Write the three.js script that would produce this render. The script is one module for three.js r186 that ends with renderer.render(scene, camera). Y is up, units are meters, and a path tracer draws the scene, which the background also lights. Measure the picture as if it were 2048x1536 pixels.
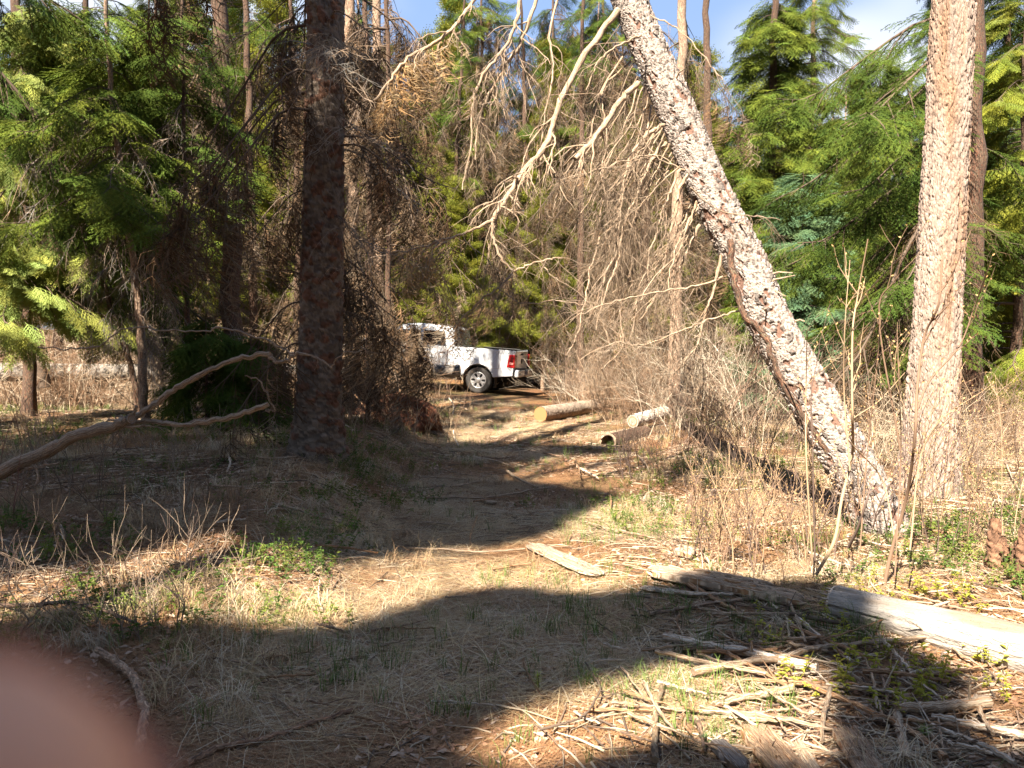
import * as THREE from 'three';
import { RoundedBoxGeometry } from 'three/addons/geometries/RoundedBoxGeometry.js';
import { mergeGeometries } from 'three/addons/utils/BufferGeometryUtils.js';

// ------------------------------------------------------------------ camera, sky, sun, exposure
const V = (x = 0, y = 0, z = 0) => new THREE.Vector3(x, y, z);
const scene = new THREE.Scene();
const FPX = 1547, EYE = 1.6, PITCH = -0.0504;               // focal length in pixels of a 2048 wide picture
const camera = new THREE.PerspectiveCamera(2 * Math.atan(768 / FPX) * 180 / Math.PI, 4 / 3, 0.004, 600);
camera.position.set(0, EYE, 0);
camera.rotation.set(PITCH, 0, 0);
camera.focus = 11; camera.userData.fStop = 10;
const renderer = new THREE.WebGLRenderer({ antialias: true });
renderer.setSize(1024, 768);
renderer.shadowMap.enabled = true;
renderer.toneMapping = THREE.LinearToneMapping;
renderer.toneMappingExposure = 5.3;
const SKY = 0.38;
const SUN = V(-0.292, 0.766, 0.573).normalize();
{
  // clear spring sky, paler towards the horizon, with thin high cloud
  const W = 512, H = 256, data = new Float32Array(W * H * 4);
  const h3 = (x, y, z) => { let h = Math.imul(x, 374761393) + Math.imul(y, 668265263) + Math.imul(z, 974634777); h = Math.imul(h ^ (h >>> 13), 1274126177); return ((h ^ (h >>> 16)) >>> 0) / 4294967296; };
  const n3 = (x, y, z) => { const i = Math.floor(x), j = Math.floor(y), k = Math.floor(z), f = (t) => t * t * (3 - 2 * t), u = f(x - i), v = f(y - j), w = f(z - k), m = (a, b, t) => a + (b - a) * t; return m(m(m(h3(i, j, k), h3(i + 1, j, k), u), m(h3(i, j + 1, k), h3(i + 1, j + 1, k), u), v), m(m(h3(i, j, k + 1), h3(i + 1, j, k + 1), u), m(h3(i, j + 1, k + 1), h3(i + 1, j + 1, k + 1), u), v), w); };
  for (let r = 0; r < H; r++) for (let c = 0; c < W; c++) {
    const up = ((r + 0.5) / H - 0.5) * Math.PI, az = ((c + 0.5) / W - 0.5) * 2 * Math.PI, y = Math.sin(up), x = Math.cos(az) * Math.cos(up), z = Math.sin(az) * Math.cos(up), e = Math.max(0, y);
    let cl = 0, am = 0.5, q = 2.6; for (let o = 0; o < 5; o++) { cl += am * n3(x * q + 7, y * q * 1.8, z * q); am *= 0.5; q *= 2.1; }
    cl = Math.min(1, Math.max(0, (cl - 0.44) / 0.2)); const k = Math.pow(1 - e, 3), o = (r * W + c) * 4;
    const sky = [0.15 + 0.24 * k, 0.26 + 0.20 * k, 0.50 + 0.05 * k], wh = [0.62, 0.63, 0.64];
    for (let s = 0; s < 3; s++) data[o + s] = y < -0.02 ? [0.05, 0.045, 0.035][s] : (sky[s] + (wh[s] - sky[s]) * cl * 0.75) * SKY;
    data[o + 3] = 1;
  }
  const t = new THREE.DataTexture(data, W, H, THREE.RGBAFormat, THREE.FloatType);
  t.mapping = THREE.EquirectangularReflectionMapping; t.magFilter = THREE.LinearFilter; t.needsUpdate = true;
  scene.background = t; scene.environment = t;
}
const sun = new THREE.DirectionalLight(0xfff1dc, 5);
sun.target.position.set(0, 0, -14); sun.position.copy(SUN).multiplyScalar(60).add(sun.target.position); sun.castShadow = true; sun.name = 'sun';
sun.shadow.mapSize.set(4096, 4096);
Object.assign(sun.shadow.camera, { left: -40, right: 40, top: 40, bottom: -40, near: 1, far: 160 });
scene.add(sun, sun.target);

// ------------------------------------------------------------------ helpers
function RNG(seed) { let s = (seed * 2654435761) >>> 0; return () => { s = (s + 0x6d2b79f5) | 0; let t = Math.imul(s ^ (s >>> 15), 1 | s); t = (t + Math.imul(t ^ (t >>> 7), 61 | t)) ^ t; return ((t ^ (t >>> 14)) >>> 0) / 4294967296; }; }
const lerp = (a, b, t) => a + (b - a) * t, clamp = (x, a, b) => Math.min(b, Math.max(a, x));
const sstep = (a, b, x) => { const t = clamp((x - a) / (b - a), 0, 1); return t * t * (3 - 2 * t); };
const rr = (r, a, b) => a + (b - a) * r();
const hash2 = (x, y, s = 0) => { let h = Math.imul(x | 0, 374761393) + Math.imul(y | 0, 668265263) + Math.imul(s | 0, 974634777); h = Math.imul(h ^ (h >>> 13), 1274126177); return ((h ^ (h >>> 16)) >>> 0) / 4294967296; };
function vnoise(x, y, s = 0) { const i = Math.floor(x), j = Math.floor(y), a = x - i, b = y - j, u = a * a * (3 - 2 * a), v = b * b * (3 - 2 * b); return lerp(lerp(hash2(i, j, s), hash2(i + 1, j, s), u), lerp(hash2(i, j + 1, s), hash2(i + 1, j + 1, s), u), v); }
const fbm = (x, y, o = 4, s = 0) => { let a = 0, w = 0.5, n = 0; for (let k = 0; k < o; k++) { a += w * vnoise(x, y, s + k); n += w; w *= 0.5; x *= 2.03; y *= 2.03; } return a / n; };
const cp = Math.cos(PITCH), sp = Math.sin(PITCH);
function ray(px, py) { const x = (px - 1024) / FPX, y = (768 - py) / FPX; return V(x, y * cp + sp, y * sp - cp); }   // towards a place of the photograph
function P(px, py, d) { const r = ray(px, py); return V(0, EYE, 0).addScaledVector(r, d / -r.z); }             // at d metres ahead
function height(x, z) {
  const d = -z;
  let h = 0.10 * (fbm(x * 0.35 + 9, z * 0.35, 3, 5) - 0.5) + 0.05 * (fbm(x * 1.3, z * 1.3, 3, 7) - 0.5);
  h += 0.36 * sstep(-1.0, -2.4, x + 0.04 * (d - 9)) * sstep(3.5, 7, d) * (1 - sstep(14, 20, d));           // the bank under the left trees
  h += 0.14 * sstep(1.6, 3.4, x) * sstep(3, 5.5, d) * (1 - sstep(14, 19, d));
  h += 0.06 * sstep(-0.6, -2.2, x) * (1 - sstep(2.5, 5, d));
  h -= 0.07 * Math.exp(-Math.pow((x - lerp(-0.35, -0.55, sstep(4.5, 18, d))) / 0.9, 2)) * sstep(2, 5, d) * (1 - sstep(16, 21, d));
  h += -clamp(x, -9, 3) * 0.085 * sstep(19, 26, d);
  h += 0.02 * Math.max(0, d - 30) + 0.012 * Math.max(0, Math.abs(x) - 14);
  return h;
}
function G(px, py, up = 0) {                                                     // the place on the ground
  const r = ray(px, py); let d = 6;
  for (let i = 0; i < 30; i++) { const x = r.x / -r.z * d, g = height(x, -d) + up, t = (g - EYE) / (r.y / -r.z); d = clamp(lerp(d, t, 0.6), 0.5, 80); }
  const p = V(r.x / -r.z * d, 0, -d); p.y = height(p.x, p.z) + up; return p;
}
function project(p) {
  const y = p.y - EYE, zc = y * -sp + p.z * cp, yc = y * cp + p.z * sp;           // into the camera
  return [1024 + FPX * p.x / -zc, 768 - FPX * yc / -zc, -zc];
}
const inFrame = (p, m = 60) => { const q = project(p); return q[2] > 0.1 && q[0] > -m && q[0] < 2048 + m && q[1] > -m && q[1] < 1536 + m; };

class MB {                                                                       // collects tubes, blades and plates into one geometry
  constructor() { this.p = []; this.n = []; this.u = []; this.c = []; this.i = []; }
  vert(x, y, z, nx, ny, nz, u, v) { this.p.push(x, y, z); this.n.push(nx, ny, nz); this.u.push(u, v); return this.p.length / 3 - 1; }
  tube(pts, rad, sides = 5, cap = true) {
    const N = pts.length, R = typeof rad === 'function' ? rad : (t) => lerp(rad[0], rad[1], t);
    let t0 = pts[1].clone().sub(pts[0]).normalize(), nrm = Math.abs(t0.y) < 0.9 ? V(0, 1, 0) : V(1, 0, 0);
    nrm.addScaledVector(t0, -nrm.dot(t0)).normalize();
    const first = this.p.length / 3; let len = 0;
    for (let k = 0; k < N; k++) {
      const a = pts[Math.max(0, k - 1)], b = pts[Math.min(N - 1, k + 1)], t = b.clone().sub(a).normalize();
      nrm.addScaledVector(t, -nrm.dot(t)).normalize();
      const bi = t.clone().cross(nrm), r = R(k / (N - 1));
      if (k) len += pts[k].distanceTo(pts[k - 1]);
      for (let s = 0; s <= sides; s++) {
        const an = s / sides * Math.PI * 2, c = Math.cos(an), q = Math.sin(an);
        const nx = nrm.x * c + bi.x * q, ny = nrm.y * c + bi.y * q, nz = nrm.z * c + bi.z * q;
        this.vert(pts[k].x + nx * r, pts[k].y + ny * r, pts[k].z + nz * r, nx, ny, nz, s / sides * Math.max(0.06, 6.28 * R(0)), len);
      }
    }
    const w = sides + 1;
    for (let k = 0; k < N - 1; k++) for (let s = 0; s < sides; s++) { const a = first + k * w + s; this.i.push(a, a + 1, a + w, a + 1, a + w + 1, a + w); }
    if (cap) for (const [k, sg] of [[0, -1], [N - 1, 1]]) {
      const t = (k ? pts[N - 1].clone().sub(pts[N - 2]) : pts[1].clone().sub(pts[0])).normalize().multiplyScalar(sg);
      const c = this.vert(pts[k].x, pts[k].y, pts[k].z, t.x, t.y, t.z, 0, 0), ring = [];
      for (let s = 0; s <= sides; s++) { const q = (first + k * w + s) * 3; ring.push(this.vert(this.p[q], this.p[q + 1], this.p[q + 2], t.x, t.y, t.z, 0.01, 0.01)); }
      for (let s = 0; s < sides; s++) sg > 0 ? this.i.push(c, ring[s], ring[s + 1]) : this.i.push(c, ring[s + 1], ring[s]);
    }
    return this;
  }
  blade(pts, w0, w1, side) {                                                       // a narrow strip along pts, side = across
    const f = this.p.length / 3, N = pts.length;
    for (let k = 0; k < N; k++) {
      const t = k / (N - 1), w = lerp(w0, w1, t) / 2, a = pts[Math.max(0, k - 1)], b = pts[Math.min(N - 1, k + 1)];
      const n = side.clone().cross(b.clone().sub(a)).normalize();
      if (n.y < 0) n.negate();
      this.vert(pts[k].x - side.x * w, pts[k].y - side.y * w, pts[k].z - side.z * w, n.x, n.y, n.z, 0, t);
      this.vert(pts[k].x + side.x * w, pts[k].y + side.y * w, pts[k].z + side.z * w, n.x, n.y, n.z, 1, t);
    }
    for (let k = 0; k < N - 1; k++) { const a = f + k * 2; this.i.push(a, a + 1, a + 2, a + 1, a + 3, a + 2); }
    return this;
  }
  tri(a, b, c) { const n = b.clone().sub(a).cross(c.clone().sub(a)).normalize(), f = this.p.length / 3; [[a, 0, 0], [b, 1, 0], [c, 0.5, 1]].forEach(([q, u, v]) => this.vert(q.x, q.y, q.z, n.x, n.y, n.z, u, v)); this.i.push(f, f + 1, f + 2); return this; }
  leaf(c, dir, up, len, wid, bend = 0.2) {                                            // a leaf of two halves folded along its midrib
    const s = dir.clone().cross(up).normalize(), n = s.clone().cross(dir).normalize();
    const tip = c.clone().addScaledVector(dir, len).addScaledVector(n, -len * bend), m = c.clone().addScaledVector(dir, len * 0.45);
    const l = m.clone().addScaledVector(s, wid / 2).addScaledVector(n, wid * 0.2), r = m.clone().addScaledVector(s, -wid / 2).addScaledVector(n, wid * 0.2);
    return this.tri(c, l, tip).tri(c, tip, r);
  }
  geo() {
    const g = new THREE.BufferGeometry();
    g.setAttribute('position', new THREE.Float32BufferAttribute(this.p, 3)); g.setAttribute('normal', new THREE.Float32BufferAttribute(this.n, 3));
    g.setAttribute('uv', new THREE.Float32BufferAttribute(this.u, 2)); g.setIndex(this.i);
    return g;
  }
}
const smooth = (pts, n) => new THREE.CatmullRomCurve3(pts, false, 'centripetal').getPoints(n);
const used = new Map();
function numbered(n) { const k = used.get(n) || 0; used.set(n, k + 1); return k ? n + '_' + String(k).padStart(3, '0') : n; }
function tag(o, label, category, group, kind) { o.userData = {}; if (label) o.userData.label = label; if (category) o.userData.category = category; if (group) o.userData.group = group; if (kind) o.userData.kind = kind; return o; }
function shadow(m) { m.castShadow = m.receiveShadow = true; return m; }
function thing(name, label, category, pos = V(), group) { const o = new THREE.Group(); o.name = numbered(name); o.position.copy(pos); scene.add(o); return tag(o, label, category, group); }
function part(name, geo, mat, parent) { const m = shadow(new THREE.Mesh(geo, mat)); m.name = name; parent.add(m); return m; }
function solo(name, geo, mat, label, category, group, kind) { const m = shadow(new THREE.Mesh(geo, mat)); m.name = numbered(name); scene.add(m); return tag(m, label, category, group, kind); }
const M4 = new THREE.Matrix4(), Q = new THREE.Quaternion(), S = V();
function basis(pos, dir, up, s) {                                                  // x along dir, y near up
  const x = dir.clone().normalize(), z = x.clone().cross(up); if (z.lengthSq() < 1e-6) z.set(0, 0, 1); z.normalize(); const y = z.clone().cross(x);
  return new THREE.Matrix4().makeBasis(x.multiplyScalar(s), y.multiplyScalar(s), z.multiplyScalar(s)).setPosition(pos);
}
function instances(name, geo, mat, list, parent) {                                   // list of { m: Matrix4, c: [r, g, b] }
  const im = shadow(new THREE.InstancedMesh(geo, mat, list.length)); im.name = name;
  const c = new THREE.Color();
  list.forEach((e, k) => { im.setMatrixAt(k, e.m); if (e.c) im.setColorAt(k, c.setRGB(...e.c)); });
  parent.add(im); im.userData = { kind: 'stuff' };
  return im;
}

// ------------------------------------------------------------------ where the sun gets through
const SU = V(0, 1, 0).cross(SUN).normalize(), SV = SUN.clone().cross(SU).normalize(), CELL = 0.14, lit = new Map();
function keepLit(p, r = 0.2) {
  const u = p.dot(SU), v = p.dot(SV), t = p.dot(SUN), n = Math.floor(r / CELL + 0.5);
  for (let a = -n; a <= n; a++) for (let b = -n; b <= n; b++) { const k = (Math.floor(u / CELL) + a) * 8192 + Math.floor(v / CELL) + b, o = lit.get(k); if (o === undefined || o > t) lit.set(k, t); }
}
const inside = (poly, x, y) => { let c = false; for (let i = 0, j = poly.length - 1; i < poly.length; j = i++) { const [xi, yi] = poly[i], [xj, yj] = poly[j]; if ((yi > y) !== (yj > y) && x < (xj - xi) * (y - yi) / (yj - yi) + xi) c = !c; } return c; };
function overPolygon(poly, step, f) {
  const xs = poly.map((p) => p[0]), ys = poly.map((p) => p[1]);
  for (let y = Math.min(...ys); y <= Math.max(...ys); y += step[1]) for (let x = Math.min(...xs); x <= Math.max(...xs); x += step[0]) if (inside(poly, x, y)) f(x, y);
}
const blocks = (p) => { const o = lit.get(Math.floor(p.dot(SU) / CELL) * 8192 + Math.floor(p.dot(SV) / CELL)); return o !== undefined && p.dot(SUN) > o + 0.5; };
const LIT_GROUND = [
  [[410, 1085], [470, 1108], [560, 1166], [640, 1214], [690, 1240], [760, 1212], [900, 1168], [1050, 1142], [1140, 1168], [1235, 1172], [1290, 1138], [1400, 1142], [1640, 1140], [1800, 1185], [1900, 1215], [2100, 1280], [2100, 880], [1900, 900], [1700, 930], [1500, 960], [1320, 985], [1250, 1020], [1200, 1062], [1010, 1112], [850, 1115], [750, 1168], [650, 1150], [490, 1095], [430, 1078]],
  [[1770, 1165], [1900, 1160], [2100, 1200], [2100, 1360], [1960, 1310], [1840, 1255]],
  [[-60, 1170], [250, 1184], [470, 1198], [600, 1208], [690, 1240], [560, 1224], [330, 1206], [-60, 1214]],
  [[925, 785], [1300, 785], [1280, 845], [1200, 868], [1120, 878], [880, 882], [930, 850]],
  [[600, 770], [1900, 770], [1900, 720], [-60, 720], [-60, 760], [300, 768]],
  [[1290, 770], [2100, 770], [2100, 900], [1500, 940], [1460, 870], [1330, 830]],
];
for (const poly of LIT_GROUND) overPolygon(poly, [14, 3], (x, y) => { const g = G(x, y), q = project(g); if (Math.abs(q[1] - y) < 6 && fbm(g.x * 2.6, g.z * 2.6, 3, 71) < 0.66) keepLit(g, g.z < -8 ? 0.3 : 0.12); });
const DAPPLE = [[[330, 1536], [420, 1480], [690, 1420], [760, 1440], [700, 1500], [640, 1536]], [[1000, 1340], [1180, 1320], [1310, 1390], [1340, 1536], [980, 1536], [960, 1420]], [[1300, 1400], [1620, 1330], [2048, 1300], [2048, 1536], [1400, 1536]], [[880, 900], [1250, 905], [1240, 960], [1000, 960]], [[1130, 1230], [1280, 1235], [1290, 1275], [1120, 1270]], [[560, 1030], [800, 1000], [900, 1060], [700, 1090]]];
DAPPLE.forEach((poly, k) => overPolygon(poly, [16, 9], (x, y) => { const g = G(x, y); if (fbm(g.x * 3.3, g.z * 3.3, 2, 40 + k) > [0.57, 0.58, 0.5, 0.6, 0.53, 0.64][k]) keepLit(g, 0.05); }));
const FLECK = [[[-60, 800], [600, 800], [920, 890], [1250, 890], [1240, 1030], [1000, 1110], [640, 1120], [-60, 1120]], [[-60, 1210], [560, 1220], [690, 1245], [1050, 1145], [1290, 1150], [1640, 1150], [1800, 1200], [2100, 1300], [2100, 1600], [-60, 1600]]];
FLECK.forEach((poly, k) => overPolygon(poly, [14, 7], (x, y) => { const g = G(x, y); if (fbm(g.x * 4.1, g.z * 2.6, 3, 73 + k) > 0.74) keepLit(g, 0.05); }));
const LEAN = [[1258, 0], [1293, 83], [1364, 248], [1415, 373], [1487, 518], [1535, 636], [1597, 748], [1668, 873], [1715, 955], [1755, 1038], [1786, 1104]];
const leanDepth = (y) => lerp(8.0, 6.15, clamp((y + 0) / 1104, -0.6, 1));
LEAN.forEach(([x, y], k) => { if (k) for (let t = 0; t < 1; t += 0.1) { const a = LEAN[k - 1], yy = lerp(a[1], y, t), xx = lerp(a[0], x, t); for (const o of [-45, 0, 45]) keepLit(P(xx + o, yy, leanDepth(yy)), 0.15); } });
for (let y = -60; y < 980; y += 18) for (const o of [-50, 0, 50]) keepLit(P(1907 - 0.08 * y + o, y, 9), 0.15);
overPolygon([[820, 60], [1230, 20], [1480, 520], [1560, 760], [1150, 780], [880, 560], [740, 220]], [30, 24], (x, y) => { keepLit(P(x, y, 7.6), 0.05); });
overPolygon([[1130, 560], [1560, 600], [1560, 900], [1250, 850], [1120, 780]], [30, 24], (x, y) => { for (const d of [9.5, 12, 15]) keepLit(P(x, y, d), 0.1); });
overPolygon([[-40, 260], [180, 260], [300, 480], [330, 690], [-40, 690]], [24, 20], (x, y) => { for (const d of [11.5, 12.8, 14, 15.5]) keepLit(P(x, y, d), 0.1); });
overPolygon([[100, 0], [400, 0], [340, 300], [150, 260]], [30, 30], (x, y) => { for (const d of [16, 18, 20, 23]) keepLit(P(x, y, d), 0.1); });
overPolygon([[1440, 0], [1660, 0], [1640, 700], [1480, 560]], [24, 24], (x, y) => { for (const d of [15.5, 16.5, 18]) keepLit(P(x, y, d), 0.15); });
overPolygon([[830, 640], [1080, 690], [1070, 800], [830, 760]], [14, 14], (x, y) => keepLit(P(x, y, 26.5), 0.15));
overPolygon([[690, 0], [780, 0], [780, 700], [680, 700]], [24, 22], (x, y) => { if (hash2(x >> 6, y >> 6, 3) > 0.35) keepLit(P(x, y, 18), 0.1); });
overPolygon([[-40, 560], [620, 560], [620, 740], [-40, 740]], [40, 30], (x, y) => { for (const d of [15.5, 18, 22]) keepLit(P(x, y, d), 0.1); });

// broken sunlight through the woods behind
const through = (poly, depths, share, s) => overPolygon(poly, [36, 30], (x, y) => { for (const d of depths) { const p = P(x, y, d); if (fbm(p.dot(SU) * 0.9, p.dot(SV) * 0.9, 2, s) > share) keepLit(p, 0.3); } });
through([[-60, -20], [600, -20], [600, 760], [-60, 760]], [13, 15, 17, 19, 22, 26], 0.37, 300);
through([[690, -20], [1560, -20], [1560, 790], [690, 790]], [13, 15, 17, 20, 24, 28, 33], 0.42, 310);

// ------------------------------------------------------------------ materials
function canvasTexture(size, draw, srgb = true) { const c = document.createElement('canvas'); c.width = c.height = size; const g = c.getContext('2d'); draw(g, size); const t = new THREE.CanvasTexture(c); t.wrapS = t.wrapT = THREE.RepeatWrapping; if (srgb) t.colorSpace = THREE.SRGBColorSpace; return t; }
function strokes(size, seed, n, bg, pick, len, width, angle) {                      // tiling short strokes: needles, fibres
  return (g) => {
    const r = RNG(seed); g.fillStyle = bg; g.fillRect(0, 0, size, size); g.lineCap = 'round';
    for (let k = 0; k < n; k++) {
      const x = r() * size, y = r() * size, a = angle(r), l = len(r), dx = Math.cos(a) * l, dy = Math.sin(a) * l;
      g.strokeStyle = pick(r); g.lineWidth = width(r);
      for (const ox of [0, x + Math.abs(dx) > size ? -size : x < Math.abs(dx) ? size : 0]) for (const oy of [0, y + Math.abs(dy) > size ? -size : y < Math.abs(dy) ? size : 0]) { if ((ox || oy) === 0 || ox || oy) { g.beginPath(); g.moveTo(x + ox, y + oy); g.quadraticCurveTo(x + ox + dx * 0.5 + dy * 0.1, y + oy + dy * 0.5 - dx * 0.1, x + ox + dx, y + oy + dy); g.stroke(); } }
    }
  };
}
const rgb = (r, g, b) => `rgb(${r | 0},${g | 0},${b | 0})`;
const duffPick = (r) => { const k = r(), v = 0.5 + r() * 0.65; return k < 0.45 ? rgb(118 * v, 76 * v, 46 * v) : k < 0.72 ? rgb(150 * v, 118 * v, 78 * v) : k < 0.9 ? rgb(84 * v, 62 * v, 44 * v) : rgb(96 * v, 100 * v, 50 * v); };
const duffMap = canvasTexture(1024, strokes(1024, 3, 52000, rgb(100, 64, 38), duffPick, (r) => 5 + r() * 22, (r) => 1 + r() * 1.8, (r) => r() * 6.283));
const grayPick = (r) => { const v = 40 + r() * 215; return rgb(v, v, v); };
const duffBump = canvasTexture(1024, strokes(1024, 3, 52000, rgb(60, 60, 60), grayPick, (r) => 5 + r() * 22, (r) => 1 + r() * 1.8, (r) => r() * 6.283), false);
duffMap.repeat.set(0.7, 0.7); duffBump.repeat.set(0.7, 0.7);
const barkStroke = (seed, n, bg, cols) => canvasTexture(512, strokes(512, seed, n, bg, (r) => { const c = cols[Math.floor(r() * cols.length)], v = 0.7 + r() * 0.6; return rgb(c[0] * v, c[1] * v, c[2] * v); }, (r) => 8 + r() * 34, (r) => 2 + r() * 6, (r) => Math.PI / 2 + (r() - 0.5) * 0.7));
const barkBump = canvasTexture(512, strokes(512, 12, 2600, rgb(90, 90, 90), grayPick, (r) => 10 + r() * 40, (r) => 3 + r() * 6, (r) => Math.PI / 2 + (r() - 0.5) * 0.6), false);
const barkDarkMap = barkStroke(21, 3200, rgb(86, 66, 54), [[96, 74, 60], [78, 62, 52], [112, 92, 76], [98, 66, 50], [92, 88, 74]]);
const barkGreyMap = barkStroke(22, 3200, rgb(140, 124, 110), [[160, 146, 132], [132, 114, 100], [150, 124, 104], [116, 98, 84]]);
const woodMap = canvasTexture(512, strokes(512, 31, 5200, rgb(168, 158, 146), (r) => { const v = 0.72 + r() * 0.5; return r() < 0.2 ? rgb(150 * v, 120 * v, 92 * v) : rgb(176 * v, 168 * v, 158 * v); }, (r) => 30 + r() * 120, (r) => 1 + r() * 3, (r) => Math.PI / 2 + (r() - 0.5) * 0.09));
const woodBump = canvasTexture(512, strokes(512, 31, 5200, rgb(120, 120, 120), grayPick, (r) => 30 + r() * 120, (r) => 1 + r() * 3, (r) => Math.PI / 2 + (r() - 0.5) * 0.09), false);
for (const t of [barkDarkMap, barkGreyMap, barkBump]) t.repeat.set(1.6, 1.6);
for (const t of [woodMap, woodBump]) t.repeat.set(2.2, 1.6);
const std = (o) => new THREE.MeshStandardMaterial({ roughness: 0.9, metalness: 0, side: THREE.DoubleSide, ...o });
const lin = (r, g, b) => new THREE.Color().setRGB(r, g, b);
const soft = (o) => new THREE.MeshPhysicalMaterial({ roughness: 0.95, specularIntensity: 0.15, side: THREE.DoubleSide, ...o });
const M = {
  ground: std({ map: duffMap, bumpMap: duffBump, bumpScale: 0.012, roughness: 1, vertexColors: true }),
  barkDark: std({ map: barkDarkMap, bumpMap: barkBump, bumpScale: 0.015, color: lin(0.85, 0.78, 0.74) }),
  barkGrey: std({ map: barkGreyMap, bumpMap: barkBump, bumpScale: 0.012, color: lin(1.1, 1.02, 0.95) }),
  barkNear: std({ bumpMap: barkBump, bumpScale: 0.006, vertexColors: true, roughness: 0.95 }),
  deadWood: std({ map: woodMap, bumpMap: woodBump, bumpScale: 0.003, color: lin(0.78, 0.68, 0.57) }),
  greyWood: std({ map: woodMap, bumpMap: woodBump, bumpScale: 0.004, color: lin(1.25, 1.2, 1.14) }),
  brownWood: std({ map: woodMap, bumpMap: woodBump, bumpScale: 0.005, color: lin(0.72, 0.5, 0.33) }),
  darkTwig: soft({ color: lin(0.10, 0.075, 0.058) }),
  boughBark: soft({ color: lin(0.10, 0.075, 0.058) }),
  twig: soft({ color: lin(1, 1, 1) }),
  needles: soft({ color: lin(1, 1, 1) }),
  leaves: new THREE.MeshPhysicalMaterial({ color: lin(1, 1, 1), roughness: 0.9, specularIntensity: 0.3, side: THREE.DoubleSide, transmission: 0.3, thickness: 0 }),
  grass: std({ color: lin(1, 1, 1), roughness: 0.75 }),
};

// ------------------------------------------------------------------ the ground
{
  const xs = [], zs = [];
  for (let x = 0; x < 7; x += 0.045) xs.push(x);
  for (let x = 7; x < 130; x *= 1.06) xs.push(x);
  const X = [...xs.slice(1).map((x) => -x).reverse(), ...xs];
  for (let z = 3; z > -9; z -= 0.045) zs.push(z);
  for (let z = -9; z > -22; z -= 0.11) zs.push(z);
  for (let z = -22; z > -220; z *= 1.05) zs.push(z);
  zs.unshift(40, 20, 10, 6, 4);
  const pos = [], uv = [], col = [], idx = [], w = X.length;
  for (const z of zs) for (const x of X) {
    const fine = Math.abs(x) < 9 && z < 4 && z > -25 ? 0.035 * (fbm(x * 4, z * 4, 3, 11) - 0.5) + 0.02 * (fbm(x * 13, z * 13, 2, 13) - 0.5) : 0;
    pos.push(x, height(x, z) + fine - 0.012, z); uv.push(x, z);
    const moss = sstep(0.5, 0.68, fbm(x * 0.9, z * 0.9, 3, 21)) * (x < -0.3 || x > 4 ? 0.8 : 0.25), dry = sstep(0.45, 0.65, fbm(x * 0.6 + 3, z * 0.6, 3, 23)), red = sstep(0.5, 0.7, fbm(x * 1.1, z * 1.1, 3, 29));
    let c = [lerp(0.8, 1.5, dry), lerp(0.75, 1.4, dry), lerp(0.7, 1.22, dry)];
    c = [lerp(c[0], 1.1, red * 0.7), lerp(c[1], 0.8, red * 0.7), lerp(c[2], 0.62, red * 0.7)];
    c = [lerp(c[0], 0.55, moss), lerp(c[1], 0.85, moss), lerp(c[2], 0.35, moss)];
    col.push(...c);
  }
  for (let j = 0; j < zs.length - 1; j++) for (let i = 0; i < w - 1; i++) { const a = j * w + i; idx.push(a, a + 1, a + w, a + 1, a + w + 1, a + w); }
  const g = new THREE.BufferGeometry();
  g.setAttribute('position', new THREE.Float32BufferAttribute(pos, 3)); g.setAttribute('uv', new THREE.Float32BufferAttribute(uv, 2)); g.setAttribute('color', new THREE.Float32BufferAttribute(col, 3));
  g.setIndex(idx); g.computeVertexNormals();
  solo('ground', g, M.ground, 'forest floor of needles, moss and dry grass with a worn track', 'forest floor', null, 'structure');
}

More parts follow.
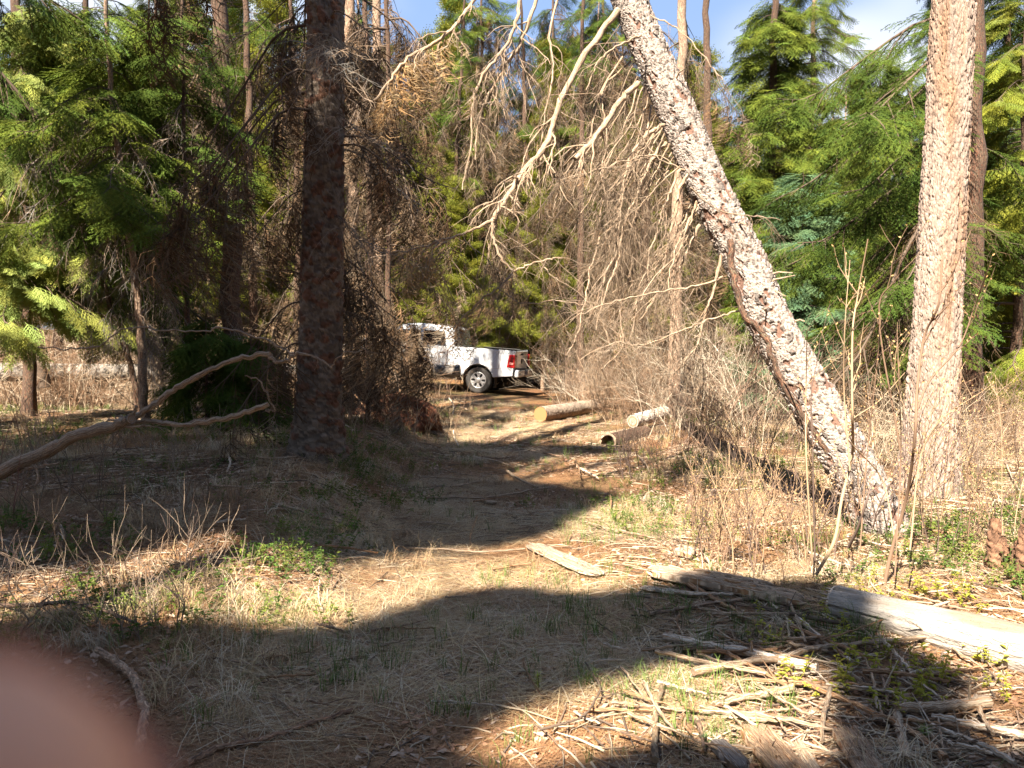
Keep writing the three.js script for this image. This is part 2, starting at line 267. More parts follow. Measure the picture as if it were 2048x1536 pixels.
// ------------------------------------------------------------------ bark with real relief
function worley(u, v, nx, s) {                                                     // u repeats every nx cells; every column starts at its own height
  const i = Math.floor(u); let f1 = 9, f2 = 9, id = 0, ox = 0, oy = 0;
  for (let a = -1; a <= 1; a++) {
    const ci = ((i + a) % nx + nx) % nx, off = hash2(ci, 77, s) * 5, j = Math.floor(v - off);
    for (let b = -1; b <= 1; b++) {
      const cj = j + b, x = i + a + 0.1 + 0.8 * hash2(ci, cj, s), y = off + cj + 0.05 + 0.9 * hash2(ci, cj, s + 1), d = Math.hypot(x - u, y - v);
      if (d < f1) { f2 = f1; f1 = d; id = hash2(ci, cj, s + 2); ox = u - x; oy = v - y; } else if (d < f2) f2 = d;
    }
  }
  return { f1, e: f2 - f1, id, ox, oy };
}
function barkTrunk(path, radius, sides, rows, relief, tint) {
  const curve = new THREE.CatmullRomCurve3(path, false, 'centripetal'), L = curve.getLength(), pos = [], col = [], uv = [], idx = [], w = sides + 1, ref = V(0.2, 0.05, 1).normalize();
  for (let k = 0; k <= rows; k++) {
    const t = k / rows, c = curve.getPointAt(t), T = curve.getTangentAt(t), n = ref.clone().addScaledVector(T, -ref.dot(T)).normalize(), b = T.clone().cross(n), r = radius(t), v = t * L;
    for (let s = 0; s <= sides; s++) {
      const a = (s % sides) / sides, an = a * 6.28318, d = relief(a, v, r), h = r + d.h, cx = Math.cos(an), sx = Math.sin(an);
      pos.push(c.x + (n.x * cx + b.x * sx) * h, c.y + (n.y * cx + b.y * sx) * h, c.z + (n.z * cx + b.z * sx) * h);
      uv.push(s / sides * 6.28 * r, v); col.push(...tint(a, v, d));
    }
  }
  for (let k = 0; k < rows; k++) for (let s = 0; s < sides; s++) { const a = k * w + s; idx.push(a, a + 1, a + w, a + 1, a + w + 1, a + w); }
  const g = new THREE.BufferGeometry();
  g.setAttribute('position', new THREE.Float32BufferAttribute(pos, 3)); g.setAttribute('uv', new THREE.Float32BufferAttribute(uv, 2)); g.setAttribute('color', new THREE.Float32BufferAttribute(col, 3));
  g.setIndex(idx); g.computeVertexNormals();
  return { geo: g, curve };
}
const scaly = (nx, ch, amp, seed) => (a, v) => { // plates of uneven size, each tilted its own way
  const wob = 0.5 * (vnoise(a * nx * 1.7, v / ch * 1.3, seed + 9) - 0.5), q = worley(a * nx + wob * (a > 0.04 && a < 0.96 ? 1 : 0), v / ch + wob, nx, seed), q2 = worley(a * nx * 2, v / ch * 2.2, nx * 2, seed + 20);
  const plate = sstep(0.02, 0.16, q.e), h = amp * (plate * (0.25 + 0.75 * q.id) + q.oy * 0.5 * plate + 0.3 * sstep(0.03, 0.2, q2.e) * (0.3 + q2.id) - 0.5);
  return { h, id: q.id, id2: q2.id, e: q.e };
};

// ------------------------------------------------------------------ foliage units (x outwards, y up)
function needleTwig(b, p0, dir, len, n, nl, nw, r, flat) {                              // a twig with needles on both sides
  const x = dir.clone().normalize(), z = x.clone().cross(V(0, 1, 0)).normalize(), y = z.clone().cross(x);
  const end = p0.clone().addScaledVector(x, len).addScaledVector(V(0, -1, 0), len * 0.12);
  b.tube([p0, p0.clone().lerp(end, 0.5).addScaledVector(y, len * 0.03), end], [0.0035, 0.0015], 3, false);
  for (let k = 0; k < n; k++) {
    const t = (k + r()) / n, c = p0.clone().lerp(end, t), side = k % 2 ? 1 : -1, roll = flat ? rr(r, -0.35, 0.35) : rr(r, -0.9, 0.9);
    const out = z.clone().multiplyScalar(side * Math.cos(roll)).addScaledVector(y, Math.sin(roll)).multiplyScalar(0.75).addScaledVector(x, 0.66);
    const tip = c.clone().addScaledVector(out, nl * rr(r, 0.7, 1.2)), wv = x.clone().multiplyScalar(nw);
    b.tri(c.clone().sub(wv), c.clone().add(wv), tip);
  }
}
function spruceSpray(seed, dens = 1) {
  const b = new MB(), r = RNG(seed), L = 0.42;
  needleTwig(b, V(), V(1, -0.05, 0), L, Math.round(26 * dens), 0.034, 0.005, r);
  for (let k = 0; k < 8; k++) { const t = 0.12 + 0.8 * k / 8, sd = k % 2 ? 1 : -1; needleTwig(b, V(L * t, -0.02 * t, 0), V(0.75, rr(r, -0.3, 0.1), sd * rr(r, 0.6, 0.9)), L * (0.62 - 0.45 * t), Math.round(16 * dens), 0.03, 0.005, r); }
  return b.geo();
}
function cedarSpray(seed) {
  const b = new MB(), r = RNG(seed), L = 0.46;
  b.tube([V(), V(L * 0.5, 0, 0), V(L, -0.06, 0)], [0.003, 0.001], 3, false);
  for (let k = 0; k < 16; k++) {
    const t = 0.08 + 0.9 * k / 16, sd = k % 2 ? 1 : -1, c = V(L * t, -0.06 * t * t, 0), d = V(0.8, rr(r, -0.35, 0.02), sd * rr(r, 0.5, 0.8)).normalize(), l = L * (0.5 - 0.36 * t), s = d.clone().cross(V(0, 1, 0)).normalize();
    b.blade([c, c.clone().addScaledVector(d, l * 0.5), c.clone().addScaledVector(d, l).add(V(0, -0.02, 0))], 0.012, 0.003, s);
    for (let q = 0; q < 6; q++) { const e = c.clone().addScaledVector(d, l * (0.15 + 0.14 * q)), dd = d.clone().multiplyScalar(0.8).addScaledVector(s, (q % 2 ? 1 : -1) * 0.7).add(V(0, rr(r, -0.3, 0), 0)).normalize(); b.leaf(e, dd, V(0, 1, 0), l * 0.36, 0.011, 0.15); }
  }
  return b.geo();
}
function deadSpray(seed, strand = 26) {                                                    // bare drooping twig with hanging dry needles and lichen
  const b = new MB(), r = RNG(seed), L = 0.5;
  const main = smooth([V(), V(L * 0.4, -0.02, rr(r, -0.03, 0.03)), V(L * 0.75, -0.1, rr(r, -0.05, 0.05)), V(L, -0.24, 0)], 5);
  b.tube(main, [0.005, 0.0015], 3, false);
  const tips = [];
  for (let k = 0; k < 11; k++) {
    const t = 0.1 + 0.85 * k / 11, c = main[Math.min(5, Math.round(t * 5))].clone(), sd = k % 2 ? 1 : -1, l = rr(r, 0.1, 0.26);
    const m = c.clone().add(V(l * 0.4, -l * 0.15, sd * l * rr(r, 0.2, 0.7))), e = m.clone().add(V(l * rr(r, -0.1, 0.4), -l * rr(r, 0.5, 1), sd * l * 0.2));
    b.tube([c, m, e], [0.0042, 0.0015], 3, false); tips.push([c, m, e]);
  }
  for (let k = 0; k < strand; k++) {
    const q = tips[Math.floor(r() * tips.length)], t = r(), c = (t < 0.5 ? q[0].clone().lerp(q[1], t * 2) : q[1].clone().lerp(q[2], t * 2 - 1)), l = rr(r, 0.04, 0.15), o = V(rr(r, -0.03, 0.05), -l, rr(r, -0.04, 0.04)), s = V(rr(r, -1, 1), 0, rr(r, -1, 1)).normalize().multiplyScalar(rr(r, 0.003, 0.0065));
    b.tri(c.clone().add(s), c.clone().sub(s), c.clone().add(o));
  }
  return b.geo();
}
function leafSpray(seed) {
  const b = new MB(), r = RNG(seed);
  b.tube([V(), V(0.2, 0.03, 0.02), V(0.4, 0.02, 0)], [0.004, 0.0015], 3, false);
  for (let k = 0; k < 34; k++) { const t = r(), c = V(0.4 * t + rr(r, -0.05, 0.08), rr(r, -0.12, 0.12), rr(r, -0.14, 0.14)), d = V(rr(r, -1, 1), rr(r, -0.8, 0.5), rr(r, -1, 1)).normalize(); b.leaf(c, d, V(rr(r, -0.6, 0.6), 1, rr(r, -0.6, 0.6)), rr(r, 0.03, 0.055), rr(r, 0.02, 0.035)); }
  return b.geo();
}
function bareSpray(seed, n = 9) {
  const b = new MB(), r = RNG(seed), L = 0.5, main = smooth([V(), V(L * 0.4, rr(r, -0.04, 0.04), rr(r, -0.04, 0.04)), V(L, rr(r, -0.12, 0.05), rr(r, -0.05, 0.05))], 4);
  b.tube(main, [0.005, 0.0015], 3, false);
  for (let k = 0; k < n; k++) { const c = main[1 + (k % 4)], l = rr(r, 0.1, 0.3), d = V(rr(r, 0, 1), rr(r, -0.8, 0.5), rr(r, -1, 1)).normalize(), m = c.clone().addScaledVector(d, l * 0.5), e = m.clone().add(V(l * 0.3, -l * rr(r, 0, 0.4), l * rr(r, -0.3, 0.3))); b.tube([c, m, e], [0.0028, 0.001], 3, false); }
  return b.geo();
}
const U = { spruce: [spruceSpray(1), spruceSpray(2)], cedar: [cedarSpray(3), cedarSpray(4)], dead: [deadSpray(5), deadSpray(6)], leaf: [leafSpray(7), leafSpray(8)], bare: [bareSpray(9), bareSpray(10)] };
const unitMat = { spruce: M.needles, cedar: M.leaves, dead: M.twig, leaf: M.leaves, bare: M.twig };

// boughs: a few shapes of length 1 that every conifer shares
function boughShape(seed, rise, sag, tipUp) {
  const r = RNG(seed), b = new MB(), at = [];
  const pts = smooth([V(), V(0.22, rise * 0.22, rr(r, -0.03, 0.03)), V(0.5, rise * 0.5 - sag * 0.35, rr(r, -0.05, 0.05)), V(0.8, rise * 0.7 - sag * 0.8, rr(r, -0.06, 0.06)), V(1, rise * 0.8 - sag + tipUp, rr(r, -0.06, 0.06))], 10);
  b.tube(pts, (t) => lerp(0.014, 0.003, Math.sqrt(t)), 5, false);
  const curve = new THREE.CatmullRomCurve3(pts);
  for (let k = 0; k < 16; k++) {
    const t = 0.12 + 0.86 * k / 16, c = curve.getPoint(t), T = curve.getTangent(t), sd = k % 2 ? 1 : -1, l = rr(r, 0.8, 1.2) * (0.08 + 0.34 * (1 - t) * Math.min(1, t * 3.2)), z = T.clone().cross(V(0, 1, 0)).normalize();
    const d = T.clone().multiplyScalar(0.75).addScaledVector(z, sd * 0.75).add(V(0, -0.15 - sag * 0.4, 0)).normalize(), e = c.clone().addScaledVector(d, l).add(V(0, -l * sag * 0.5, 0));
    b.tube([c, c.clone().lerp(e, 0.5).add(V(0, l * 0.05, 0)), e], [0.004, 0.0015], 3, false);
    for (let q = 0; q < 4; q++) at.push({ p: c.clone().lerp(e, (q + r()) / 4), d: d.clone().addScaledVector(z, rr(r, -0.6, 0.6)).add(V(0, rr(r, -0.25, 0.1), 0)).normalize(), t });
    at.push({ p: c.clone(), d: T.clone().add(V(0, rr(r, -0.3, 0.1), rr(r, -0.3, 0.3))).normalize(), t });
  }
  at.push({ p: curve.getPoint(0.96), d: curve.getTangent(1), t: 1 });
  return { geo: b.geo(), at, curve };
}
const BOUGH = { level: [1, 2, 3, 4].map((k) => boughShape(100 + k, 0.1, 0.28, 0.08)), droop: [1, 2, 3, 4].map((k) => boughShape(110 + k, -0.05, 0.45, 0.06)), hang: [1, 2, 3, 4].map((k) => boughShape(120 + k, -0.2, 0.75, 0.0)), up: [1, 2, 3, 4].map((k) => boughShape(130 + k, 0.55, 0.05, 0.05)) };

const tint = { spruce: [0.056, 0.088, 0.016], bright: [0.108, 0.145, 0.024], yellow: [0.20, 0.215, 0.026], cedar: [0.25, 0.29, 0.07], bluefir: [0.10, 0.17, 0.085], brown: [0.10, 0.070, 0.046], tan: [0.30, 0.21, 0.115], grey: [0.22, 0.18, 0.145] };
const sprayList = () => ({ spruce: [], cedar: [], dead: [], leaf: [], bare: [] });
function addSpray(list, kind, pos, dir, size, col, r, origin, prune = true) {
  const w = origin ? pos.clone().add(origin) : pos;
  if (prune && !inFrame(w)) { const l = (kind === 'dead' || kind === 'bare' ? 0.5 : 0.45) * size; if (blocks(w) || blocks(w.clone().addScaledVector(dir, l * 0.5)) || blocks(w.clone().addScaledVector(dir, l * 1.1))) return; }
  const v = rr(r, 0.7, 1.35), y = rr(r, -0.15, 0.15);
  list[kind].push({ m: basis(pos, dir, V(rr(r, -0.3, 0.3), 1, rr(r, -0.3, 0.3)), size * rr(r, 0.8, 1.25)), c: [col[0] * v * (1 + y), col[1] * v, col[2] * v * (1 - y)] });
}
const foliageName = { spruce: 'needle_foliage', cedar: 'leaf_foliage', dead: 'dry_hanging_foliage', leaf: 'leaf_foliage', bare: 'fine_twig_growth' };
function finishSprays(list, parent) {
  for (const k of Object.keys(list)) { const h = [list[k].filter((_, i) => i % 2 === 0), list[k].filter((_, i) => i % 2 === 1)]; h.forEach((l, i) => { if (l.length > 8) instances(foliageName[k], U[k][i], unitMat[k], l, parent); }); }
}
// zones: { h: [from, to], n, len: [low, high], shape, kind, tint, density, size, az: [from, to] }
function tree(o) {
  const t = thing(o.name || 'spruce_tree', o.label, 'tree', o.base, o.group), r = RNG(o.seed), axis = (o.path || [V(), V(0, o.H, 0)]).map((p) => p.clone()), curve = new THREE.CatmullRomCurve3(axis, false, 'centripetal'), H = curve.getLength();
  const rad = o.rad || ((q) => o.r * (Math.pow(1 - q, 0.8) * 0.97 + 0.03) * (1 + 0.35 * Math.exp(-q * H * 4)));
  if (o.relief) part('trunk', barkTrunk(axis, rad, o.sides || 96, o.rows || 500, o.relief, o.barkTint).geo, M.barkNear, t);
  else {
    const n = o.rows || 40, b = new MB(), wob = V(); const pts = [];
    for (let k = 0; k <= n; k++) { const p = curve.getPointAt(k / n); wob.set((vnoise(k * 0.5, o.seed, 3) - 0.5) * o.r * 0.5, 0, (vnoise(k * 0.5, o.seed, 4) - 0.5) * o.r * 0.5); pts.push(p.add(wob)); }
    part('trunk', b.tube(pts, (q) => rad(q) * (0.94 + 0.12 * vnoise(q * n * 0.8, o.seed, 8)), o.sides || 10).geo(), o.bark || M.barkDark, t);
  }
  const list = sprayList();
  for (const z of o.zones || []) for (let k = 0; k < z.n; k++) {
    const hh = lerp(z.h[0], z.h[1], (k + r()) / z.n), q = hh / H; if (q >= 0.995) continue;
    const c = curve.getPointAt(clamp(q, 0, 1)), az = z.az ? rr(r, z.az[0], z.az[1]) : r() * 6.283, L = lerp(z.len[0], z.len[1], (hh - z.h[0]) / (z.h[1] - z.h[0])) * rr(r, 0.65, 1.2), set = BOUGH[z.shape || 'level'], sh = set[Math.floor(r() * 4)];
    const out = c.clone().add(V(Math.cos(az), 0, Math.sin(az)).multiplyScalar(rad(q) * 0.6)), m = new THREE.Matrix4().makeRotationY(-az).multiply(new THREE.Matrix4().makeRotationX(rr(r, -0.25, 0.25))).multiply(new THREE.Matrix4().makeScale(L, L, L)).setPosition(out);
    const rel = V(Math.cos(az), 0, Math.sin(az)).multiplyScalar(L * 0.6).add(out).add(o.base);
    if (!z.bareOnly && blocks(rel) && !inFrame(rel, 0)) { if (z.skipBlocked !== false) { /* the bough itself goes where its foliage goes */ if (blocks(rel.clone().addScaledVector(V(Math.cos(az), 0, Math.sin(az)), -0.3 * L))) continue; } }
    const br = part('branch', sh.geo, z.wood || M.boughBark, t); br.matrixAutoUpdate = true; m.decompose(br.position, br.quaternion, br.scale);
    const want = z.density ?? 1;
    if (z.kind === 'dead') {
      const nc = Math.max(1, Math.round(want * 14 * L));
      for (let q = 0; q < nc; q++) { const a = sh.at[Math.floor(r() * sh.at.length)], pos = a.p.clone().applyMatrix4(m), d = a.d.clone().transformDirection(m).add(V(0, -(z.hang || 0.6) * rr(r, 0.5, 1.6), 0)).normalize(), n = 2 + Math.floor(r() * 4), tone = rr(r, 0.6, 1.5), bright = r() < 0.14 ? 2 : 1; for (let e = 0; e < n; e++) addSpray(list, r() < 0.12 && z.mix ? z.mix[0] : 'dead', pos.clone().add(V(rr(r, -0.06, 0.06), -e * 0.07, rr(r, -0.06, 0.06))), d.clone().add(V(rr(r, -0.25, 0.25), rr(r, -0.3, 0), rr(r, -0.25, 0.25))).normalize(), rr(r, 0.7, 1.25), z.tint.map((v) => v * tone * bright), r, o.base); }
      continue;
    }
    for (const a of sh.at) {
      let pr = want * clamp(L / 2.2, 0.35, 1.6); if (z.from && a.t < z.from) continue;
      while (pr > 0) { if (r() < pr) { const pos = a.p.clone().applyMatrix4(m), d = a.d.clone().transformDirection(m); if (z.hang) d.add(V(0, -z.hang * r(), 0)).normalize(); if (pr > 1) pos.add(V(rr(r, -0.1, 0.1), rr(r, -0.1, 0.1), rr(r, -0.1, 0.1))); addSpray(list, z.kind || 'spruce', pos, d, z.size || 1, z.tint || tint.spruce, r, o.base); if (z.mix && r() < z.mix[2]) addSpray(list, z.mix[0], pos, d, 1, z.mix[1], r, o.base); } pr -= 1; }
    }
  }
  if (o.extra) o.extra(list, t, r);
  finishSprays(list, t);
  return t;
}
function copyTree(src, pos, turn, scale, label, group) { const c = src.clone(); c.name = numbered(src.name.replace(/_\d{3}$/, '')); c.position.copy(pos); c.rotation.y = turn; c.scale.setScalar(scale); c.userData = { ...src.userData }; if (label) c.userData.label = label; if (group) c.userData.group = group; scene.add(c); return c; }

// ------------------------------------------------------------------ the trees that stand near
const PI = Math.PI;
function px2path(list, dBase, dTop, above) {                                          // trunk through places of the photograph, foot first
  const foot = G(list[0][0], list[0][1]), d0 = dBase || -foot.z, n = list.length;
  const base = dBase ? P(list[0][0], list[0][1], d0) : foot; if (dBase) base.y = height(base.x, base.z);
  const pts = list.map(([x, y], k) => (k === 0 ? base.clone() : P(x, y, lerp(d0, dTop ?? d0, k / (n - 1)))));
  const a = pts[n - 2], b = pts[n - 1], dir = b.clone().sub(a).normalize(); if (above) pts.push(b.clone().addScaledVector(dir, above * 0.5).add(V(0, 0, 0)), b.clone().addScaledVector(dir, above));
  pts[0].y -= 0.15;
  return { base, path: pts.map((p) => p.sub(base)) };
}
const grade = (c, a) => [c[0] * a, c[1] * a, c[2] * a];
// the tall dead-limbed spruce left of the track
{
  const w = px2path([[634, 912], [638, 800], [643, 600], [647, 400], [650, 150], [651, 0]], null, null, 11);
  const rel0 = scaly(16, 0.075, 0.028, 51), H = 17.7, rel = (a, v) => { const d = rel0(a, v); d.h += 0.09 * Math.exp(-v / 0.3) * (0.5 + 0.5 * Math.cos(a * 6.283 * 5)) + 0.012 * (fbm(a * 6, v * 1.2, 2, 53) - 0.5); return d; };
  tree({ name: 'spruce_tree', label: 'thick dark spruce trunk with drooping dry branches just left of the track', base: w.base, path: w.path, r: 0.25, seed: 11, sides: 110, rows: 900, relief: rel,
    rad: (q) => 0.245 * (1 - q * 0.75) * (1 + 0.4 * Math.exp(-q * H * 2.6)),
    barkTint: (a, v, d) => { const m = 0.55 + 0.9 * d.id2, red = d.id > 0.72 ? 1 : 0; return [lerp(0.13, 0.12, red) * m, lerp(0.103, 0.062, red) * m, lerp(0.082, 0.04, red) * m]; },
    zones: [
      { h: [1.1, 7.4], n: 18, len: [1.0, 1.9], shape: 'hang', kind: 'dead', tint: grade(tint.brown, 1), density: 0.4, hang: 0.9, az: [1.9, 4.9], mix: ['bare', tint.grey, 0.15] },
      { h: [1.5, 7.4], n: 14, len: [1.0, 2.0], shape: 'droop', kind: 'dead', tint: tint.brown, density: 0.3, hang: 0.9, az: [-1.6, 1.2], mix: ['bare', tint.grey, 0.25] },
      { h: [2.6, 7.4], n: 12, len: [0.8, 1.6], shape: 'droop', kind: 'bare', tint: tint.grey, density: 0.5, az: [0, 6.28] },
      { h: [7, 17], n: 46, len: [2.6, 0.8], shape: 'droop', kind: 'spruce', tint: tint.spruce, density: 0.8 }] });
}
// the big straight pine at the right, its bark in narrow plates
{
  const w = px2path([[1853, 985], [1862, 850], [1870, 700], [1882, 500], [1894, 260], [1907, 0]], null, null, 12);
  const nx = 54, rel = (a, v) => {
    const wob = 0.8 * (vnoise(a * nx * 0.9, v * 9, 77) - 0.5) * (a > 0.03 && a < 0.97 ? 1 : 0), q = worley(a * nx + wob, v / 0.12 + wob * 0.6, nx, 70), q2 = worley(a * nx * 3, v / 0.05, nx * 3, 74);
    const ridge = sstep(0.03, 0.3, q.e); return { h: 0.016 * (ridge * (0.35 + 0.65 * q.id) - 0.5) + 0.007 * (sstep(0.02, 0.2, q2.e) * (0.2 + 1.1 * q2.id) - 0.5) + 0.012 * (fbm(a * 9, v * 1.4, 3, 79) - 0.5) - 0.016 * sstep(0.6, 0.7, vnoise(a * 17, v * 1.6, 80)) + 0.07 * Math.exp(-v / 0.28) * (0.5 + 0.5 * Math.cos(a * 6.283 * 5 + 1)), g: 0.78 + 0.44 * fbm(a * 9, v * 0.8, 3, 81), id: q.id, id2: q2.id, e: q.e };
  };
  tree({ name: 'pine_tree', label: 'tall straight sunlit pine trunk with pinkish grey furrowed bark at the right', base: w.base, path: w.path, r: 0.27, seed: 12, sides: 210, rows: 1700, relief: rel,
    rad: (q) => 0.212 * (1.06 - q * 0.62) * (1 + 0.45 * Math.exp(-q * 17 * 1.7)),
    barkTint: (a, v, d) => { const m = 0.72 + 0.55 * d.id2, red = sstep(0.55, 0.8, fbm(a * 6, v * 1.1, 3, 90)); return [lerp(0.24, 0.21, red) * m * d.g, lerp(0.185, 0.13, red) * m * d.g, lerp(0.155, 0.085, red) * m * d.g]; },
    zones: [{ h: [10.5, 17.5], n: 12, len: [1.8, 1.0], shape: 'level', kind: 'spruce', tint: tint.spruce, density: 0.6 }] });
}
// the leaning dead tree with scaly bark
const leanPath = (() => { const pts = LEAN.slice().reverse().map(([x, y]) => P(x, y, leanDepth(y))); pts[0].addScaledVector(pts[0].clone().sub(pts[1]).normalize(), 0.25); const a = pts[pts.length - 2], b = pts[pts.length - 1], d = b.clone().sub(a).normalize(); pts.push(b.clone().addScaledVector(d, 1.2), b.clone().addScaledVector(d, 3.2)); return pts; })();
const leanBase = V(leanPath[0].x, height(leanPath[0].x, leanPath[0].z), leanPath[0].z);
leanPath[0].y = Math.min(leanPath[0].y, leanBase.y - 0.12);
const leanTree = thing('leaning_tree', 'leaning dead tree with pale flaky bark slanting across the track from the right', 'tree', leanBase);
{
  const LSIDE = 0.5, rel = scaly(54, 0.028, 0.015, 61), rel2 = scaly(27, 0.055, 0.025, 63), big = (a, v) => fbm(a * 5, v * 1.5, 3, 66);
  const L = new THREE.CatmullRomCurve3(leanPath, false, 'centripetal').getLength();
  const tr = barkTrunk(leanPath.map((p) => p.clone().sub(leanBase)), (q) => (q < 0.07 ? lerp(0.232, 0.2, q / 0.07) : lerp(0.2, 0.16, Math.min(1, (q - 0.07) / 0.6))) * (q > 0.8 ? lerp(1, 0.7, (q - 0.8) / 0.2) : 1), 220, 1500,
    (a, v) => { const d = rel(a, v), c2 = rel2(a, v), mix = sstep(0.45, 0.58, fbm(a * 6, v * 1.3, 3, 68)); d.h = lerp(d.h, c2.h, mix) + 0.01 * (fbm(a * 5, v * 0.9, 2, 69) - 0.5); d.id = mix > 0.5 ? c2.id : d.id; const off = sstep(0.66, 0.7, fbm(a * 16, v * 8, 3, 67) + 0.11 * Math.exp(-Math.pow((a - LSIDE) / 0.1, 2))); d.h = d.h * (1 - 0.75 * off) - 0.014 * off; d.off = off; return d; },
    (a, v, d) => { const m = 0.7 + 0.6 * d.id2; const g = d.id > 0.78 ? 0.42 : d.id2 > 0.82 ? 0.6 : 1, k = Math.max(d.off, d.id2 > 0.93 ? 0.6 : 0); return [lerp(0.275 * g, 0.13, k) * m, lerp(0.237 * g, 0.072, k) * m, lerp(0.215 * g, 0.052, k) * m]; });
  part('trunk', tr.geo, M.barkNear, leanTree);
  const stub = new MB(), r = RNG(5), c = tr.curve;
  for (let k = 0; k < 14; k++) { const q = rr(r, 0.12, 0.7), p = c.getPoint(q), s = new MB(), d = V(rr(r, -1, 1), rr(r, -0.2, 0.6), rr(r, 0.1, 1)).normalize(); const a = p.clone().addScaledVector(d, 0.14); part('branch_stub', s.tube([a, a.clone().addScaledVector(d, 0.1), a.clone().addScaledVector(d, rr(r, 0.14, 0.3)).add(V(rr(r, -0.04, 0.04), -0.03, 0))], [0.012, 0.005], 5).geo(), M.deadWood, leanTree); }
}
// its dead branches: thick limbs given by hand, with forks and fine twigs grown on them
function twigs(b, r, p, d, len, rad, depth, gravity, wiggle = 0.35) {
  const n = 5, pts = [p.clone()], dir = d.clone();
  for (let k = 0; k < n; k++) { dir.add(V(rr(r, -1, 1), rr(r, -1, 1), rr(r, -1, 1)).multiplyScalar(wiggle)).add(V(0, -gravity, 0)).normalize(); pts.push(pts[k].clone().addScaledVector(dir, len / n)); }
  b.tube(pts, [rad, rad * 0.35], rad > 0.006 ? 5 : 3, false);
  if (depth > 0) { const m = 2 + Math.floor(r() * 3); for (let k = 0; k < m; k++) { const q = 1 + Math.floor(r() * (n - 1)), t = pts[q + 1].clone().sub(pts[q]).normalize(), o = V(rr(r, -1, 1), rr(r, -1, 0.6), rr(r, -1, 1)); twigs(b, r, pts[q], t.add(o.multiplyScalar(0.9)).normalize(), len * rr(r, 0.4, 0.75), rad * 0.55, depth - 1, gravity, wiggle); } }
}
function limb(parent, base, line, d0, d1, w0, w1, seed, o = {}) {                           // line in the photograph, widths in its pixels
  const n = line.length, raw = line.map(([x, y, dd], k) => P(x, y, dd ?? lerp(d0, d1, k / (n - 1))).sub(base)), pts = smooth(raw, n * 5), r = RNG(seed);
  for (const p of pts.slice(1, -1)) p.add(V(rr(r, -1, 1), rr(r, -1, 1), rr(r, -1, 1)).multiplyScalar(0.011));
  const k0 = d0 / FPX / 2, b = new MB();
  b.tube(pts, (t) => lerp(w0, w1, t) * k0 * (o.k ?? 0.78) * (0.85 + 0.3 * vnoise(t * 22, seed, 2)), w0 > 8 ? 9 : 6);
  const m = part(o.name || 'branch', b.geo(), o.mat || M.deadWood, parent);
  const tw = new MB(), N = Math.round((o.twigs ?? 8) * (o.more ?? 2.3));
  for (let k = 0; k < N; k++) { const q = Math.floor(lerp(o.from ?? 0.25, 0.98, (k + r()) / N) * (pts.length - 2)), T = pts[q + 1].clone().sub(pts[q]).normalize(), d = T.multiplyScalar(0.7).add(V(rr(r, -1, 1), rr(r, -1, 0.35), rr(r, -1, 1))).normalize(); twigs(tw, r, pts[q], d, rr(r, 0.2, 0.65) * (o.tl || 1), Math.max(0.0028, lerp(w0, w1, q / pts.length) * k0 * 0.34), 2, o.g ?? 0.16); }
  if (N) { const s = part('twig_growth', tw.geo(), o.mat || M.deadWood, m); s.userData.kind = 'stuff'; }
  return pts;
}
const LB = (line, w0, w1, seed, o = {}) => limb(leanTree, leanBase, line, o.d0 || 7.5, o.d1 || 7.1, w0, w1, seed, o);
LB([[1236, 20], [1190, 80], [1147, 150], [1109, 232], [1092, 290], [1044, 350], [1003, 410], [981, 446]], 17, 10, 201, { d0: 7.9, d1: 7.0, twigs: 9, from: 0.4 });
LB([[983, 442], [930, 466], [890, 478], [839, 497], [780, 506]], 8, 3, 202, { d0: 7.0, d1: 6.8, twigs: 7 });
LB([[984, 446], [988, 485], [1005, 520], [1026, 543], [1000, 575], [960, 600], [905, 660]], 8, 3, 203, { d0: 7.0, d1: 6.7, twigs: 14, from: 0.1 });
LB([[1026, 543], [1060, 530], [1100, 517], [1126, 516]], 6, 3, 204, { d0: 6.9, d1: 6.8, twigs: 4 });
LB([[1080, 522], [1098, 545], [1120, 565]], 4, 2, 205, { d0: 6.9, d1: 6.8, twigs: 2 });
LB([[1000, 580], [1040, 605], [1120, 602], [1190, 615]], 4, 2, 230, { d0: 6.8, d1: 6.8, twigs: 10 });
LB([[1276, 166], [1245, 196], [1215, 240], [1185, 282], [1150, 318]], 15, 12, 206, { twigs: 3, from: 0.5 });
LB([[1282, 70], [1240, 90], [1200, 120], [1172, 180]], 6, 3, 207, { twigs: 4 });
LB([[1044, -60], [1040, 10], [1027, 58], [1000, 110], [965, 150], [945, 212], [940, 300], [925, 380]], 10, 3, 208, { d0: 7.6, d1: 7.2, twigs: 12 });
LB([[1080, -60], [1068, 10], [1034, 96], [1000, 150], [976, 191], [959, 240], [950, 320]], 11, 4, 209, { d0: 7.7, d1: 7.3, twigs: 12 });
LB([[1130, -40], [1100, 60], [1105, 140], [1088, 240], [1080, 330], [1060, 400]], 7, 3, 210, { d0: 7.8, d1: 7.4, twigs: 9 });
const fringe = LB([[1010, -90], [970, -30], [942, 8], [904, 60], [860, 90], [819, 113], [780, 160], [747, 202]], 12, 5, 211, { d0: 7.5, d1: 6.7, twigs: 6 });
LB([[1328, 250], [1295, 270], [1268, 300], [1250, 350], [1240, 420], [1232, 500], [1205, 570], [1206, 640], [1220, 690]], 10, 4, 212, { twigs: 9 });
LB([[1332, 285], [1305, 318], [1290, 350], [1270, 400], [1250, 440], [1236, 520], [1215, 570], [1192, 660]], 9, 3, 213, { twigs: 7 });
LB([[1360, 340], [1345, 375], [1325, 420], [1312, 470], [1295, 520], [1298, 560]], 8, 3, 214, { twigs: 5, d0: 7.2 });
LB([[1376, 348], [1360, 380], [1350, 430], [1338, 480], [1330, 530], [1312, 590], [1280, 640]], 9, 4, 215, { twigs: 7, d0: 7.2 });
